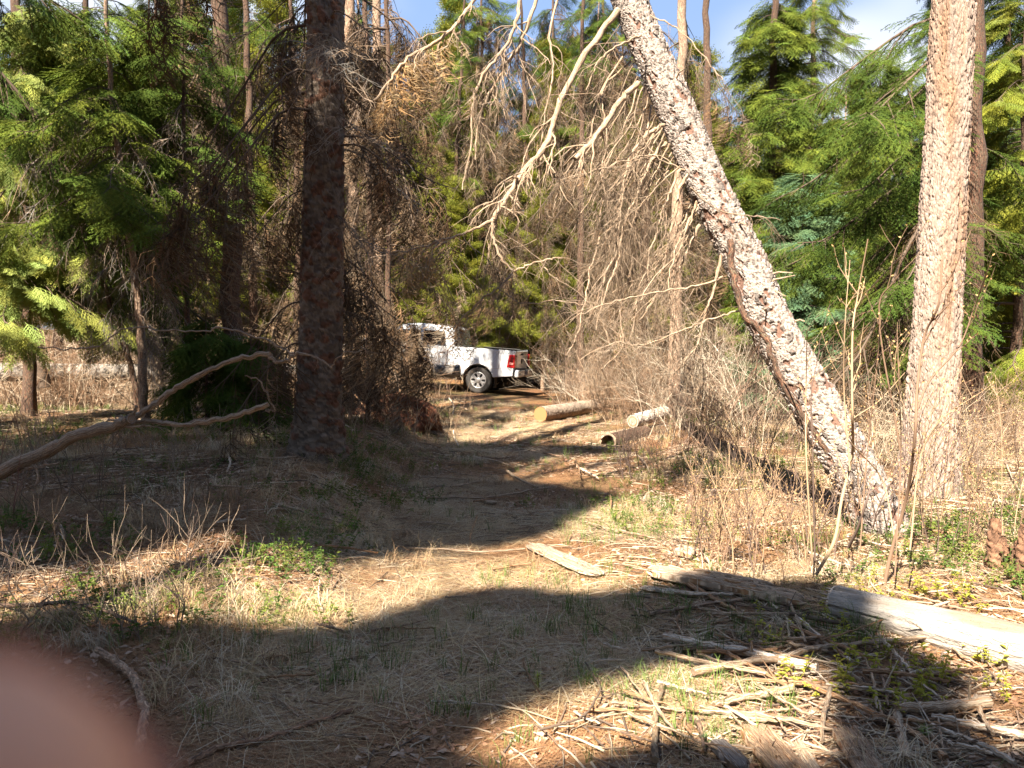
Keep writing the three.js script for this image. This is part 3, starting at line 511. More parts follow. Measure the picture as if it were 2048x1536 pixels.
LB([[1400, 450], [1385, 480], [1365, 520], [1348, 560], [1338, 610], [1348, 660], [1343, 720], [1340, 760]], 9, 4, 216, { twigs: 8, d0: 7.1, from: 0.35 });
LB([[1442, 510], [1432, 560], [1420, 600], [1405, 645], [1395, 690], [1375, 715], [1352, 745]], 8, 4, 217, { twigs: 8, d0: 6.9, d1: 6.8 });
LB([[1446, 553], [1400, 570], [1340, 580], [1260, 595], [1200, 612], [1140, 640]], 6, 2, 218, { twigs: 9, d0: 6.9, d1: 6.6 });
LB([[1482, 622], [1440, 632], [1400, 645], [1350, 668], [1280, 690], [1230, 685], [1160, 720]], 5, 2, 219, { twigs: 8, d0: 6.7, d1: 6.4 });
LB([[1370, 340], [1318, 318], [1290, 285], [1270, 240], [1275, 200]], 5, 2, 220, { twigs: 4, d0: 7.2 });
LB([[1355, 335], [1310, 310], [1240, 325], [1180, 345], [1120, 360]], 4, 2, 221, { twigs: 4, d0: 7.2 });
LB([[1460, 480], [1472, 580], [1488, 630], [1530, 668], [1545, 720], [1580, 790], [1620, 850], [1655, 905]], 13, 10, 222, { twigs: 2, d0: 6.55, d1: 6.2, mat: M.barkDark, k: 1 });
LB([[1380, 375], [1440, 420], [1500, 430], [1560, 440]], 4, 2, 223, { twigs: 5, d0: 6.9 });
LB([[1300, 30], [1360, 60], [1420, 130], [1445, 160]], 4, 2, 224, { twigs: 5, d0: 7.6 });
LB([[1250, 420], [1265, 470], [1262, 540], [1240, 620], [1244, 690], [1205, 740]], 6, 3, 225, { twigs: 10, d0: 7.8 });
LB([[1200, 470], [1180, 540], [1170, 600], [1150, 680], [1120, 730]], 5, 2, 226, { twigs: 9, d0: 7.9 });
for (let k = 0; k < 30; k++) { const r = RNG(600 + k), q = rr(r, 0.05, 0.62), y = lerp(60, 640, q), ax = lerp(1262, 1535, q) - 30, len = rr(r, 150, 330); LB([[ax, y], [ax - rr(r, 20, 60), y + len * 0.3], [ax - rr(r, 50, 110), y + len * 0.65], [ax - rr(r, 40, 170), y + len]], rr(r, 3, 6), 2, 640 + k, { d0: leanDepth(y) - rr(r, -0.6, 0.5), d1: leanDepth(y) - rr(r, -0.9, 0.6), twigs: 6 }); }
{ // dry straw-coloured fringe hanging from the longest upper limb
  const list = sprayList(), r = RNG(77);
  for (let k = 0; k < 60; k++) { const q = Math.floor(lerp(0.4, 1, Math.pow(r(), 0.75)) * (fringe.length - 1)), p = fringe[q].clone(); addSpray(list, 'dead', p.add(V(0, -0.01, 0)), V(rr(r, -0.5, 0.5), -1, rr(r, -0.4, 0.4)).normalize(), rr(r, 0.3, 0.75), grade(tint.tan, rr(r, 0.8, 1.25)), r, leanBase, false); }
  for (let k = 0; k < 26; k++) { const p = P(rr(r, 815, 880), rr(r, 505, 530), 6.8).sub(leanBase); addSpray(list, 'dead', p, V(rr(r, -0.4, 0.4), -1, rr(r, -0.4, 0.4)).normalize(), rr(r, 0.25, 0.5), tint.tan, r, leanBase, false); }
  finishSprays(list, leanTree);
}
// thin dark trunk behind the leaning tree
{ const w = px2path([[1420, 812], [1421, 600], [1417, 300], [1412, 0]], null, null, 8);
  tree({ label: 'slim dark dead trunk rising behind the leaning tree', base: w.base, path: w.path, r: 0.125, seed: 13, rows: 90, sides: 14, rad: (q) => 0.125 * (1 - 0.6 * q), bark: M.barkDark, zones: [{ h: [1.2, 7], n: 24, len: [0.8, 1.4], shape: 'droop', kind: 'bare', tint: tint.grey, density: 0.5, wood: M.darkTwig, bareOnly: true, mix: ['dead', tint.brown, 0.25] }] }); }
// left group
function bareTrunk(label, line, r, seed, zones, above = 8, bark = M.barkDark, dTop, o = {}) { const w = px2path(line, o.d, dTop, above); return tree({ label, base: w.base, path: w.path, r, seed, rows: 80, sides: 12, rad: (q) => r * (1 - 0.7 * q) * (1 + 0.3 * Math.exp(-q * 40)), bark, zones, ...o }); }
const Z = {
  dry: (h0, h1, n, l0, l1, o = {}) => ({ h: [h0, h1], n, len: [l0, l1], shape: 'hang', kind: 'dead', tint: tint.brown, density: 0.3, hang: 1, mix: ['bare', tint.grey, 0.12], ...o }),
  live: (h0, h1, n, l0, l1, o = {}) => ({ h: [h0, h1], n, len: [l0, l1], shape: 'droop', kind: 'spruce', tint: tint.spruce, density: 0.9, ...o }),
};
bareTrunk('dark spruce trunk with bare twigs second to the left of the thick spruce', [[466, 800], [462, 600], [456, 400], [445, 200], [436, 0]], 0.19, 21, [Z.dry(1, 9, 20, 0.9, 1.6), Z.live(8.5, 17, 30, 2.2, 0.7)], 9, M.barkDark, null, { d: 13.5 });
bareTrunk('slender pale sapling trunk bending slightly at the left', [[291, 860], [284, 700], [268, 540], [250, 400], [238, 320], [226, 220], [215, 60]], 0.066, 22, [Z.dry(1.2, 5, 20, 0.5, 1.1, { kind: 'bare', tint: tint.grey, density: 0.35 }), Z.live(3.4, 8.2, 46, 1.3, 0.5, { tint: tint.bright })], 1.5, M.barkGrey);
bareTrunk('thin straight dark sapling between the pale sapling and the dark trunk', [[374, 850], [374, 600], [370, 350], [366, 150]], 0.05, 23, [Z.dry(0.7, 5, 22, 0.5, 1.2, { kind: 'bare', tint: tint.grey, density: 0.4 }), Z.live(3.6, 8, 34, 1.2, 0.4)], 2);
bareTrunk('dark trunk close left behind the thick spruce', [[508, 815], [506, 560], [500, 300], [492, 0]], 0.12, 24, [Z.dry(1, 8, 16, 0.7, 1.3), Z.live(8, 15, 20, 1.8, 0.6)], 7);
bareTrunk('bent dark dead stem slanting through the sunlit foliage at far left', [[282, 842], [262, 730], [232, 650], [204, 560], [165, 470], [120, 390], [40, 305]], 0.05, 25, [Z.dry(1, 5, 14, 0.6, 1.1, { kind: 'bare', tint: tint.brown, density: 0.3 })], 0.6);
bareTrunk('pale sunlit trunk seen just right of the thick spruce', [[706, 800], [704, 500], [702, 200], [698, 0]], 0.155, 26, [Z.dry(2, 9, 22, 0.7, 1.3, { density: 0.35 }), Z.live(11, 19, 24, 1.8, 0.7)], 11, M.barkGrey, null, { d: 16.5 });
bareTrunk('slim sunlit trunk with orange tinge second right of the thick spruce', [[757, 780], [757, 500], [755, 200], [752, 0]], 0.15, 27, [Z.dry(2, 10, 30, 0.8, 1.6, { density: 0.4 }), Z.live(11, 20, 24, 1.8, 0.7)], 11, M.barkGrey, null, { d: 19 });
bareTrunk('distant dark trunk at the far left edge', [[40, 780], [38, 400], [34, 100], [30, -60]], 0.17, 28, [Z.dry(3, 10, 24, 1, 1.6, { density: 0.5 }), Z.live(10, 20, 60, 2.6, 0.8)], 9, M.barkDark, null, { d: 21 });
// sunlit cedar at far left
{ const base = P(60, 800, 13.6); base.y = height(base.x, base.z);
  tree({ name: 'cedar_tree', label: 'sunlit pale green cedar with flat drooping sprays at the left edge', base, H: 8.5, r: 0.11, seed: 31, zones: [{ h: [2.5, 7.5], n: 60, len: [2.6, 0.7], shape: 'droop', kind: 'cedar', tint: tint.cedar, density: 1.05, az: [-0.4, 3.6], hang: 0.4 }, { h: [2.5, 8.3], n: 30, len: [2.2, 0.5], shape: 'droop', kind: 'cedar', tint: tint.cedar, density: 0.8 }] });
  const b2 = P(-90, 800, 11.5); b2.y = height(b2.x, b2.z);
  tree({ name: 'cedar_tree', label: 'lower pale green cedar reaching in from beyond the left edge', base: b2, H: 6.5, r: 0.09, seed: 32, zones: [{ h: [2.1, 5.4], n: 36, len: [2.3, 0.6], shape: 'droop', kind: 'cedar', tint: tint.cedar, density: 1, az: [-0.9, 2.4], hang: 0.4 }] });
  const b3 = P(190, 790, 17.5); b3.y = height(b3.x, b3.z);
  tree({ label: 'mid green spruce rising behind the pale sapling at upper left', base: b3, H: 12.5, r: 0.16, seed: 33, zones: [Z.live(3.2, 12.2, 90, 2.4, 0.4, { tint: tint.bright, density: 1.0 })] });
  const b4 = P(330, 790, 19); b4.y = height(b4.x, b4.z);
  tree({ label: 'yellowish green spruce between the sapling and the dark trunk', base: b4, H: 11.5, r: 0.15, seed: 34, zones: [Z.live(3.4, 11.3, 80, 2.2, 0.4, { tint: grade(tint.bright, 1.1), density: 0.9 })] });
  const b5 = P(120, 790, 24); b5.y = height(b5.x, b5.z);
  tree({ label: 'far green spruce behind the cedar at the left', base: b5, H: 11, r: 0.15, seed: 35, zones: [Z.live(3.4, 10.8, 70, 2.5, 0.4, { tint: tint.bright, density: 0.9 })] });
}
// a dark shaded spruce whose boughs sweep down across the left
{ const b = P(-190, 800, 11); b.y = height(b.x, b.z);
  tree({ label: 'dark spruce boughs sweeping in from above the left edge', base: b, H: 15, r: 0.2, seed: 36, zones: [Z.live(6.8, 14.6, 60, 3.0, 0.8, { tint: tint.spruce, density: 0.9 }), { h: [4.6, 6.6], n: 7, len: [3.6, 3.4], shape: 'hang', kind: 'spruce', tint: tint.spruce, density: 1.3, az: [-0.5, 0.6] }] });
  const b2 = P(545, 800, 14); b2.y = height(b2.x, b2.z);
  tree({ label: 'small shaded young spruce left behind the thick spruce', base: G(415, 860), H: 1.7, r: 0.03, seed: 37, zones: [Z.live(0.2, 1.6, 18, 0.7, 0.2, { tint: tint.spruce, density: 0.7 })] });
  tree({ label: 'low dark young spruce beside the fallen pale log', base: G(505, 858), H: 1.5, r: 0.03, seed: 38, zones: [Z.live(0.15, 1.4, 26, 0.9, 0.2, { tint: tint.spruce, density: 1.1 })] });
}
// right group
{ const w = px2path([[1935, 905], [1938, 600], [1942, 300], [1948, 0]], null, null, 10);
  tree({ label: 'dark trunk close behind the big pine with boughs sweeping left', base: w.base, path: w.path, r: 0.2, seed: 41, rows: 70, sides: 14, rad: (q) => 0.195 * (1 - 0.75 * q), zones: [
    { h: [2.2, 9.5], n: 20, len: [2.7, 3.3], shape: 'droop', kind: 'spruce', tint: tint.spruce, density: 1.1, az: [2.3, 4.0] }, { h: [1.2, 4], n: 14, len: [2.0, 2.6], shape: 'hang', kind: 'bare', tint: tint.brown, density: 0.6, az: [2.2, 4.2] },
    { h: [2.5, 9.5], n: 18, len: [1.6, 2.0], shape: 'droop', kind: 'spruce', tint: tint.spruce, density: 0.8, az: [-1.2, 1.6] }, Z.live(9.5, 16.5, 60, 2.6, 0.5)] });
  const a = (label, px, d, H, n, l, col, seed, o = {}) => { const b = P(px, 800, d); b.y = height(b.x, b.z); return tree({ label, base: b, H, r: 0.011 * H, seed, zones: [Z.live(o.h0 ?? 1, H * 0.985, n, l, 0.25, { tint: col, density: o.dens ?? 1, shape: o.shape || 'droop', kind: o.kind || 'spruce', ...(o.z || {}) })], ...o.t }); };
  a('tall sunlit spruce with short green boughs right of the leaning tree', 1535, 17.5, 14, 230, 1.35, tint.bright, 42, { dens: 1.2 });
  a('small bluish green sunlit fir with pointed top', 1598, 15.5, 5.0, 70, 1.15, tint.bluefir, 43, { h0: 0.5, shape: 'level', dens: 1.2 });
  a('dense green fir behind the dark boughs left of the big pine', 1745, 21, 9.5, 90, 2.0, grade(tint.bright, 0.75), 44, { dens: 0.9 });
  a('yellow green larch at the right edge', 2030, 14, 9.5, 90, 2.4, [0.16, 0.185, 0.02], 45, { kind: 'cedar', dens: 0.75 });
  a('bright green spruce at the right edge behind the larch', 2080, 20, 13, 110, 2.6, tint.bright, 46, {});
  a('dark dense spruce right behind the dark trunk', 1990, 16.5, 12, 90, 1.9, tint.spruce, 47, { dens: 1.1 });
  a('tall narrow spruce between the small fir and the dark boughs', 1665, 26, 9.5, 80, 1.6, grade(tint.bright, 0.7), 48, {});
}
// spruces hung with dry dark lichen over and beyond the track
const veil = (label, px, d, r0, seed, o = {}) => { const b = P(px, 780, d); b.y = height(b.x, b.z); return tree({ label, base: b, path: [V(0, -0.1, 0), V(rr(RNG(seed), -0.2, 0.2), 6, 0), V(rr(RNG(seed + 1), -0.4, 0.4), o.H || 16, 0)], r: r0, seed, rows: 60, rad: (q) => r0 * (1 - 0.8 * q), bark: o.bark || M.barkDark, zones: [
  { h: [o.h0 ?? 1.6, o.h1 || 11], n: o.n || 46, len: [o.l || 1.7, 2.0], shape: 'hang', kind: 'dead', tint: tint.brown, density: o.dens || 0.34, hang: 1.4, wood: M.darkTwig, az: o.az }, ...(o.zones || []), Z.live((o.H || 16) - 6, (o.H || 16) - 0.4, 16, 1.8, 0.5, { tint: tint.spruce, density: 0.6 })] }); };
veil('lichen hung spruce with dark drooping twigs left of the pickup', 772, 14.5, 0.06, 51, { n: 30, l: 1.6, h0: 0.7 });
veil('dark lichen hung spruce left of centre above the pickup', 915, 32, 0.16, 52, { n: 38, h0: 2.8 });
veil('dark lichen hung spruce rising straight behind the pickup tailgate', 1045, 30.5, 0.16, 53, { n: 42, h0: 1.4, l: 1.8 });
veil('slim dark spruce beyond the track right of the pickup', 1163, 24, 0.13, 54, { n: 38, h0: 1.2, l: 1.5 });
veil('dark lichen hung spruce behind the brown brush right of the track', 1285, 19, 0.14, 55, { n: 34, h0: 1.2, l: 1.5 });
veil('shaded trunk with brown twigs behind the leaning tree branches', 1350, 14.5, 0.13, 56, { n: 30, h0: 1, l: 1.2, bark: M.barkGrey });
veil('thin lichen hung spruce between the two pale trunks', 590, 20, 0.1, 57, { n: 33, h0: 1.4, l: 1.5 });
veil('brown twiggy dead spruce at the left end of the pickup cab', 748, 15.8, 0.08, 58, { n: 26, h0: 0.5, l: 1.25, zones: [Z.dry(0.3, 3.4, 18, 0.8, 1.0, { density: 0.4 })] });
veil('tall lichen hung spruce left of centre beyond the pickup roof', 975, 33, 0.13, 61, { n: 64, h0: 3, h1: 16, H: 20, l: 2.2, zones: [Z.live(3, 18, 30, 2.2, 1, { tint: tint.bright })] });
veil('tall lichen hung spruce right behind the pickup tailgate', 1098, 35, 0.13, 62, { n: 64, h0: 3, h1: 17, H: 21, l: 2.2, zones: [Z.live(3, 19, 30, 2.2, 1, { tint: tint.bright })] });
veil('tall lichen hung spruce farther right beyond the track', 1200, 31, 0.13, 63, { n: 64, h0: 3, h1: 15, H: 19, l: 2.0, zones: [Z.live(3, 17, 30, 2.0, 1, { tint: tint.bright })] });
{ const g = G(815, 846); tree({ label: 'short dead sapling draped with dry twigs over the root plate', base: g, H: 2.3, r: 0.03, seed: 64, zones: [Z.dry(0.4, 2.2, 20, 0.7, 0.4, { density: 0.55 })] }); const g2 = G(735, 852); tree({ label: 'dead twiggy sapling between the thick spruce and the root plate', base: g2, H: 3.0, r: 0.035, seed: 65, zones: [Z.dry(0.5, 2.9, 22, 0.7, 0.4, { density: 0.5 })] }); }
// trees beyond the frame that shade the foreground
const shade = [[-5.6, -2.6, 20, 3.2, 6], [-7.6, -7.2, 21, 3.2, 7], [-5.8, 2.2, 20, 3.4, 5.5], [-1.4, 4.4, 10.5, 3.0, 4], [2.4, 5.0, 10.5, 3.0, 4]];
{
  const at = shade.map(([x, z]) => V(x, height(x, z), z)), fill = shade.map(() => []), r = RNG(900);
  const want = (p, dens) => { for (let k = 0; k < dens; k++) {
    const t0 = rr(r, 5.5, 15) / SUN.y, q = p.clone().addScaledVector(SUN, t0); let best = -1, bd = 4.3;
    at.forEach((a, i) => { const d = Math.hypot(q.x - a.x, q.z - a.z); if (d < bd && q.y > 4.5 && q.y < shade[i][2] - 1) { bd = d; best = i; } });
    if (best >= 0 && !inFrame(q, 200)) fill[best].push(q.sub(at[best]));
  } };
  const DARK = [[[-60, 800], [600, 800], [920, 890], [1250, 890], [1240, 1030], [1000, 1110], [640, 1120], [480, 1070], [360, 1060], [-60, 1120]], [[-60, 1210], [560, 1220], [690, 1245], [1050, 1145], [1290, 1150], [1640, 1150], [1800, 1200], [2100, 1300], [2100, 1600], [-60, 1600]]];
  DARK.forEach((poly) => overPolygon(poly, [26, 12], (x, y) => want(G(x, y), 14)));
  overPolygon([[400, 0], [690, 0], [690, 900], [300, 900], [300, 300]], [34, 34], (x, y) => want(P(x, y, 11.8), 4));
  for (let k = 0; k < 40; k++) want(V(rr(r, -0.4, 0.4), rr(r, 1.2, 1.9), rr(r, -0.4, 0.3)), 5);
  shade.forEach(([x, z, H, l, h0], i) => tree({ label: ['big spruce outside the left edge shading the near bank', 'tall spruce outside the left edge shading the thick spruce', 'spruce behind the viewer on the left', 'spruce straight behind the viewer', 'spruce behind the viewer on the right'][i], base: at[i], H, r: 0.22, seed: 910 + i, zones: [Z.live(h0, H - 0.4, 80, l, 0.5, { density: 1.0, size: 1.2 })],
    extra: (list, t, rnd) => fill[i].forEach((q) => { for (const s of [1.4, 0.8, 0.5, 0.5, 0.4, 0.4, 0.3, 0.3, 0.3]) { const n = list.spruce.length; addSpray(list, 'spruce', q, V(rr(rnd, -1, 1), rr(rnd, -0.6, 0.1), rr(rnd, -1, 1)).normalize(), s, tint.spruce, rnd, at[i]); if (list.spruce.length > n) break; } }) }));
}
// woods beyond: copies of a few trees
{
  const park = V(0, -40, 0), mk = (o) => { const t = tree({ base: V(), ...o }); return t; }, b0 = P(1010, 760, 36); b0.y = height(b0.x, b0.z);
  const yg = (px, d) => { const p = P(px, 760, d); p.y = height(p.x, p.z) - 0.1; return p; };
  const A = tree({ name: 'larch_tree', label: 'yellow green tree in the sunlit woods beyond the pickup', group: 'yellow green trees of the far woods', base: yg(960, 38), H: 15, r: 0.14, seed: 71, bark: M.barkGrey, zones: [{ h: [1.2, 14.6], n: 80, len: [2.4, 0.6], shape: 'up', kind: 'leaf', tint: tint.yellow, density: 1.7, size: 1.25 }] });
  const B = tree({ name: 'background_spruce', label: 'dark green spruce in the far woods', group: 'dark spruces of the far woods', base: yg(1240, 34), H: 17, r: 0.17, seed: 72, zones: [Z.dry(1, 6, 20, 1.4, 1.6, { density: 0.6 }), Z.live(3.5, 16.7, 90, 2.4, 0.4, { tint: tint.spruce, density: 0.9 })] });
  const C = tree({ name: 'background_pine', label: 'bare brown trunk in the far woods with a high crown', group: 'bare trunks of the far woods', base: yg(1105, 40), H: 18, r: 0.18, seed: 73, bark: M.barkGrey, zones: [Z.dry(2, 11, 26, 1, 1.6, { density: 0.5 }), Z.live(11, 17.6, 40, 2.2, 0.7, { tint: tint.bright })] });
  const r = RNG(740), spots = [];
  for (let k = 0; k < 92; k++) {
    const d = 27 + 34 * Math.pow(r(), 0.8), x = rr(r, -0.74, 0.74) * d, p = V(x, 0, -d); if (d < 31 && x > -9 && x < 1.5) continue;
    if (spots.some((s) => s.distanceTo(p) < 2.0)) continue; spots.push(p.clone()); p.y = height(x, -d) - 0.1;
    const q = Math.abs(x) < 0.3 * d ? r() * 0.8 : r(), src = q < 0.55 ? A : q < 0.76 ? B : C, sc = d < 34 ? rr(r, 0.6, 0.95) : rr(r, 0.85, 1.35);
    copyTree(src, p, r() * 6.28, sc);
  }
  // the forest goes on behind the viewer and to both sides
  { const R = RNG(760); let n = 0; for (let k = 0; k < 120 && n < 30; k++) { const an = rr(R, -1.9, 1.9), d = rr(R, 9, 24), x = Math.sin(an) * d, z = Math.cos(an) * d, p = V(x, 0, z); if (inFrame(p.clone().setY(3), 900) || (x < 5 && z < 13) || spots.some((s) => s.distanceTo(p) < 3.4)) continue; spots.push(p.clone()); p.y = height(x, z) - 0.1; n++; copyTree(B, p, R() * 6.28, rr(R, 0.8, 1.1), 'dark green spruce of the forest outside the view', 'spruces of the forest outside the view'); } }
  for (const [px, d, sc] of [[880, 31, 0.62], [1000, 33, 0.7], [1085, 29, 0.55], [1130, 32, 0.75], [1215, 27, 0.6], [1260, 30, 0.8], [1330, 26, 0.62], [1400, 29, 0.72], [1480, 25, 0.55], [820, 34, 0.8], [640, 28, 0.6], [560, 31, 0.7], [470, 27, 0.55], [395, 30, 0.7], [930, 27, 0.5], [1040, 36, 0.85], [1170, 36, 0.8], [1300, 34, 0.8], [1370, 32, 0.6], [1440, 33, 0.75], [700, 36, 0.8], [760, 30, 0.6]]) copyTree(A, yg(px, d), r() * 6.28, sc);
}

// ------------------------------------------------------------------ the white pickup
{
  const paint = new THREE.MeshPhysicalMaterial({ color: lin(0.52, 0.54, 0.57), roughness: 0.32, clearcoat: 1, clearcoatRoughness: 0.06, side: THREE.DoubleSide });
  const black = std({ color: lin(0.016, 0.016, 0.017), roughness: 0.6 }), rubber = std({ color: lin(0.035, 0.032, 0.03), roughness: 0.9 }), dusty = std({ color: lin(0.12, 0.105, 0.09), roughness: 0.95 });
  const glass = new THREE.MeshPhysicalMaterial({ color: lin(0.008, 0.009, 0.01), roughness: 0.08, specularIntensity: 0.2, side: THREE.DoubleSide }), alloy = std({ color: lin(0.55, 0.55, 0.56), roughness: 0.35, metalness: 0.7 }), red = new THREE.MeshPhysicalMaterial({ color: lin(0.42, 0.012, 0.015), roughness: 0.15, clearcoat: 1 }), amber = new THREE.MeshPhysicalMaterial({ color: lin(0.75, 0.30, 0.26), roughness: 0.2 }), plateM = std({ color: lin(0.10, 0.12, 0.20), roughness: 0.5 }), steel = std({ color: lin(0.4, 0.41, 0.43), roughness: 0.3, metalness: 0.6 });
  const base = G(973, 783); base.y = height(base.x, base.z);
  const t = thing('pickup_truck', 'white crew cab pickup parked at the end of the track, seen from its rear left', 'pickup truck', base);
  t.rotation.order = 'YXZ'; t.rotation.y = Math.PI - 0.27; t.rotation.z = 0.075;
  const inner = t, at = (m, x, y, z) => { m.position.set(x, y, z); return m; };
  // rear axle at x = 0, left side at z = -1 ; the wheels touch y = 0
  const W = 1.0, ax2 = 3.78, wy = 0.42, arch = 0.53;
  const shp = (pts) => { const s = new THREE.Shape(); pts.forEach(([x, y], k) => (k ? s.lineTo(x, y) : s.moveTo(x, y))); return s; };
  const ext = (s, d, b = 0.015) => new THREE.ExtrudeGeometry(s, { depth: d - 2 * b, bevelEnabled: b > 0, bevelThickness: b, bevelSize: b, bevelSegments: 3, curveSegments: 24 }).translate(0, 0, b);
  const tumble = (g, side) => { const p = g.attributes.position; for (let k = 0; k < p.count; k++) { const y = p.getY(k), f = y > 1.28 ? (y - 1.28) * 0.26 : 0; p.setZ(k, p.getZ(k) - Math.sign(p.getZ(k)) * f); } g.computeVertexNormals(); return g; };
  const bedShape = () => { const s = new THREE.Shape(); s.moveTo(-1.1, 0.66); s.lineTo(-arch - 0.02, 0.58); s.absarc(0, wy, arch, Math.PI - 0.3, 0.3, true); s.lineTo(arch + 0.02, 0.56); s.lineTo(0.88, 0.56); s.lineTo(0.88, 1.42); s.lineTo(-1.08, 1.42); s.lineTo(-1.12, 1.3); s.lineTo(-1.12, 0.9); return s; };
  for (const sd of [-1, 1]) {
    const g = ext(bedShape(), 0.1, 0.02), p = g.attributes.position;                      // the bedside swells out a little over the wheel
    for (let k = 0; k < p.count; k++) { const x = p.getX(k), y = p.getY(k), r = Math.hypot(x, y - wy); p.setZ(k, p.getZ(k) - 0.05 * sstep(0.85, 0.5, r) - 0.02 * sstep(1.25, 1.0, y)); }
    g.computeVertexNormals(); if (sd > 0) g.scale(1, 1, -1);
    const m = part('bed_side', g, paint, inner); at(m, 0, 0, sd < 0 ? -W : W);
    const lip = new MB(), q = []; for (let k = 0; k <= 24; k++) { const a = lerp(Math.PI - 0.3, 0.3, k / 24); q.push(V(Math.cos(a) * (arch - 0.015), wy + Math.sin(a) * (arch - 0.015), 0)); }
    at(part('wheel_arch_lip', lip.tube(q, [0.026, 0.026], 6).geo(), black, m), 0, 0, sd < 0 ? -0.035 : 0.035);
    at(part('rail_cap', new RoundedBoxGeometry(1.9, 0.03, 0.09, 2, 0.012), black, m), -0.12, 1.437, sd < 0 ? 0.05 : -0.05);
  }
  part('bed_floor', new RoundedBoxGeometry(1.9, 0.05, 1.75, 2, 0.015), black, inner).position.set(-0.1, 0.86, 0);
  part('bed_bulkhead', new RoundedBoxGeometry(0.05, 0.56, 1.84, 2, 0.015), paint, inner).position.set(0.85, 1.13, 0);
  const gate = part('tailgate', new RoundedBoxGeometry(0.09, 0.62, 1.62, 4, 0.03), paint, inner); gate.position.set(-1.07, 1.12, 0);
  part('tailgate_panel', new RoundedBoxGeometry(0.02, 0.36, 1.4, 3, 0.01), paint, gate).position.set(-0.041, -0.03, 0);
  part('gate_handle', new RoundedBoxGeometry(0.02, 0.06, 0.26, 2, 0.009), black, gate).position.set(-0.056, 0.2, 0);
  part('emblem', ext(shp([[-0.07, 0.07], [0.07, 0.07], [0.055, -0.04], [0, -0.09], [-0.055, -0.04]]), 0.012, 0.003).rotateY(-Math.PI / 2), black, gate).position.set(-0.05, -0.02, 0);
  for (const [z, w] of [[-0.62, 0.16]]) part('badge', new RoundedBoxGeometry(0.01, 0.028, w, 2, 0.004), black, gate).position.set(-0.048, -0.24, z);
  // bumper
  const bs = part('rear_bumper', new RoundedBoxGeometry(0.2, 0.24, 1.86, 4, 0.05), paint, inner); bs.position.set(-1.2, 0.72, 0);
  part('bumper_step', new RoundedBoxGeometry(0.17, 0.02, 1.5, 2, 0.008), black, bs).position.set(0.0, 0.122, 0);
  for (const z of [-0.55, 0.55]) part('bumper_end_trim', new RoundedBoxGeometry(0.1, 0.2, 0.03, 2, 0.01), black, bs).position.set(0.08, 0, z > 0 ? 0.935 : -0.935);
  const pl = part('licence_plate', new RoundedBoxGeometry(0.012, 0.15, 0.31, 2, 0.005), plateM, bs); pl.position.set(-0.104, 0.0, 0);
  part('plate_recess', new RoundedBoxGeometry(0.01, 0.19, 0.42, 2, 0.004), black, bs).position.set(-0.0985, 0.0, 0);
  part('tow_hitch', mergeGeometries([new RoundedBoxGeometry(0.3, 0.09, 0.09, 2, 0.01), new RoundedBoxGeometry(0.1, 0.16, 0.07, 2, 0.01).translate(-0.16, -0.1, 0)]), black, inner).position.set(-1.2, 0.54, 0);
  // tail lights wrap round the corner
  for (const sd of [-1, 1]) {
    const s = shp([[-0.13, 0.0], [0.075, 0.0], [0.02, 0.37], [-0.13, 0.37]]), m = part('tail_light', ext(s, 0.26, 0.025), red, inner);
    at(m, -1.012, 0.92, sd < 0 ? -1.035 : 0.775);
    part('light_lens', new RoundedBoxGeometry(0.012, 0.1, 0.12, 2, 0.005), amber, m).position.set(-0.15, 0.1, 0.13);
    part('light_lens', new RoundedBoxGeometry(0.13, 0.07, 0.012, 2, 0.005), amber, m).position.set(-0.055, 0.11, sd < 0 ? -0.012 : 0.272);
    part('light_core', new RoundedBoxGeometry(0.1, 0.14, 0.012, 2, 0.005), std({ color: lin(0.12, 0.01, 0.01), roughness: 0.3 }), m).position.set(-0.06, 0.245, sd < 0 ? -0.012 : 0.272);
  }
  // cab
  const cab = new THREE.Shape(); cab.moveTo(0.93, 0.56); cab.lineTo(ax2 - 0.62, 0.5); cab.absarc(ax2, wy, arch, Math.PI - 0.18, 0.18, true); cab.lineTo(4.7, 0.6); cab.lineTo(4.75, 1.2); cab.quadraticCurveTo(4.6, 1.38, 4.2, 1.42); cab.lineTo(3.5, 1.45); cab.lineTo(2.78, 1.96); cab.quadraticCurveTo(2.5, 2.03, 2.0, 2.04); cab.lineTo(1.3, 2.02); cab.quadraticCurveTo(1.1, 2.0, 1.05, 1.94); cab.lineTo(0.95, 1.4);
  const body = part('body', tumble(ext(cab, 1.92, 0.06).translate(0, 0, -0.96)), paint, inner);
  const win = (name, pts, z) => { const g = tumble(ext(shp(pts), 0.02, 0.004).translate(0, 0, z < 0 ? z - 0.004 : z - 0.016)); return part(name, g, glass, body); };
  for (const z of [-0.963, 0.963]) {
    win('rear_side_window', [[1.22, 1.46], [2.0, 1.46], [2.0, 1.88], [1.3, 1.88]], z);
    win('front_side_window', [[2.12, 1.46], [3.18, 1.46], [2.72, 1.86], [2.12, 1.88]], z);
    for (const [x0, x1] of [[1.12, 2.05], [2.07, 3.2]]) { const d = part('door', ext(shp([[x0, 0.62], [x1, 0.62], [x1, 1.4], [x0 + (x0 < 2 ? 0.02 : 0), 1.4]]), 0.03, 0.01).translate(0, 0, z < 0 ? z - 0.014 : z - 0.016), paint, body); part('door_handle', new RoundedBoxGeometry(0.2, 0.04, 0.05, 2, 0.015), paint, d).position.set(x0 + 0.16, 1.24, z < 0 ? z - 0.03 : z + 0.03); }
    part('side_mirror', new RoundedBoxGeometry(0.1, 0.26, 0.2, 3, 0.04), black, body).position.set(3.12, 1.5, z * 1.14);
    part('rocker_panel', new RoundedBoxGeometry(2.0, 0.1, 0.08, 2, 0.02), black, body).position.set(2.05, 0.53, z * 0.98);
  }
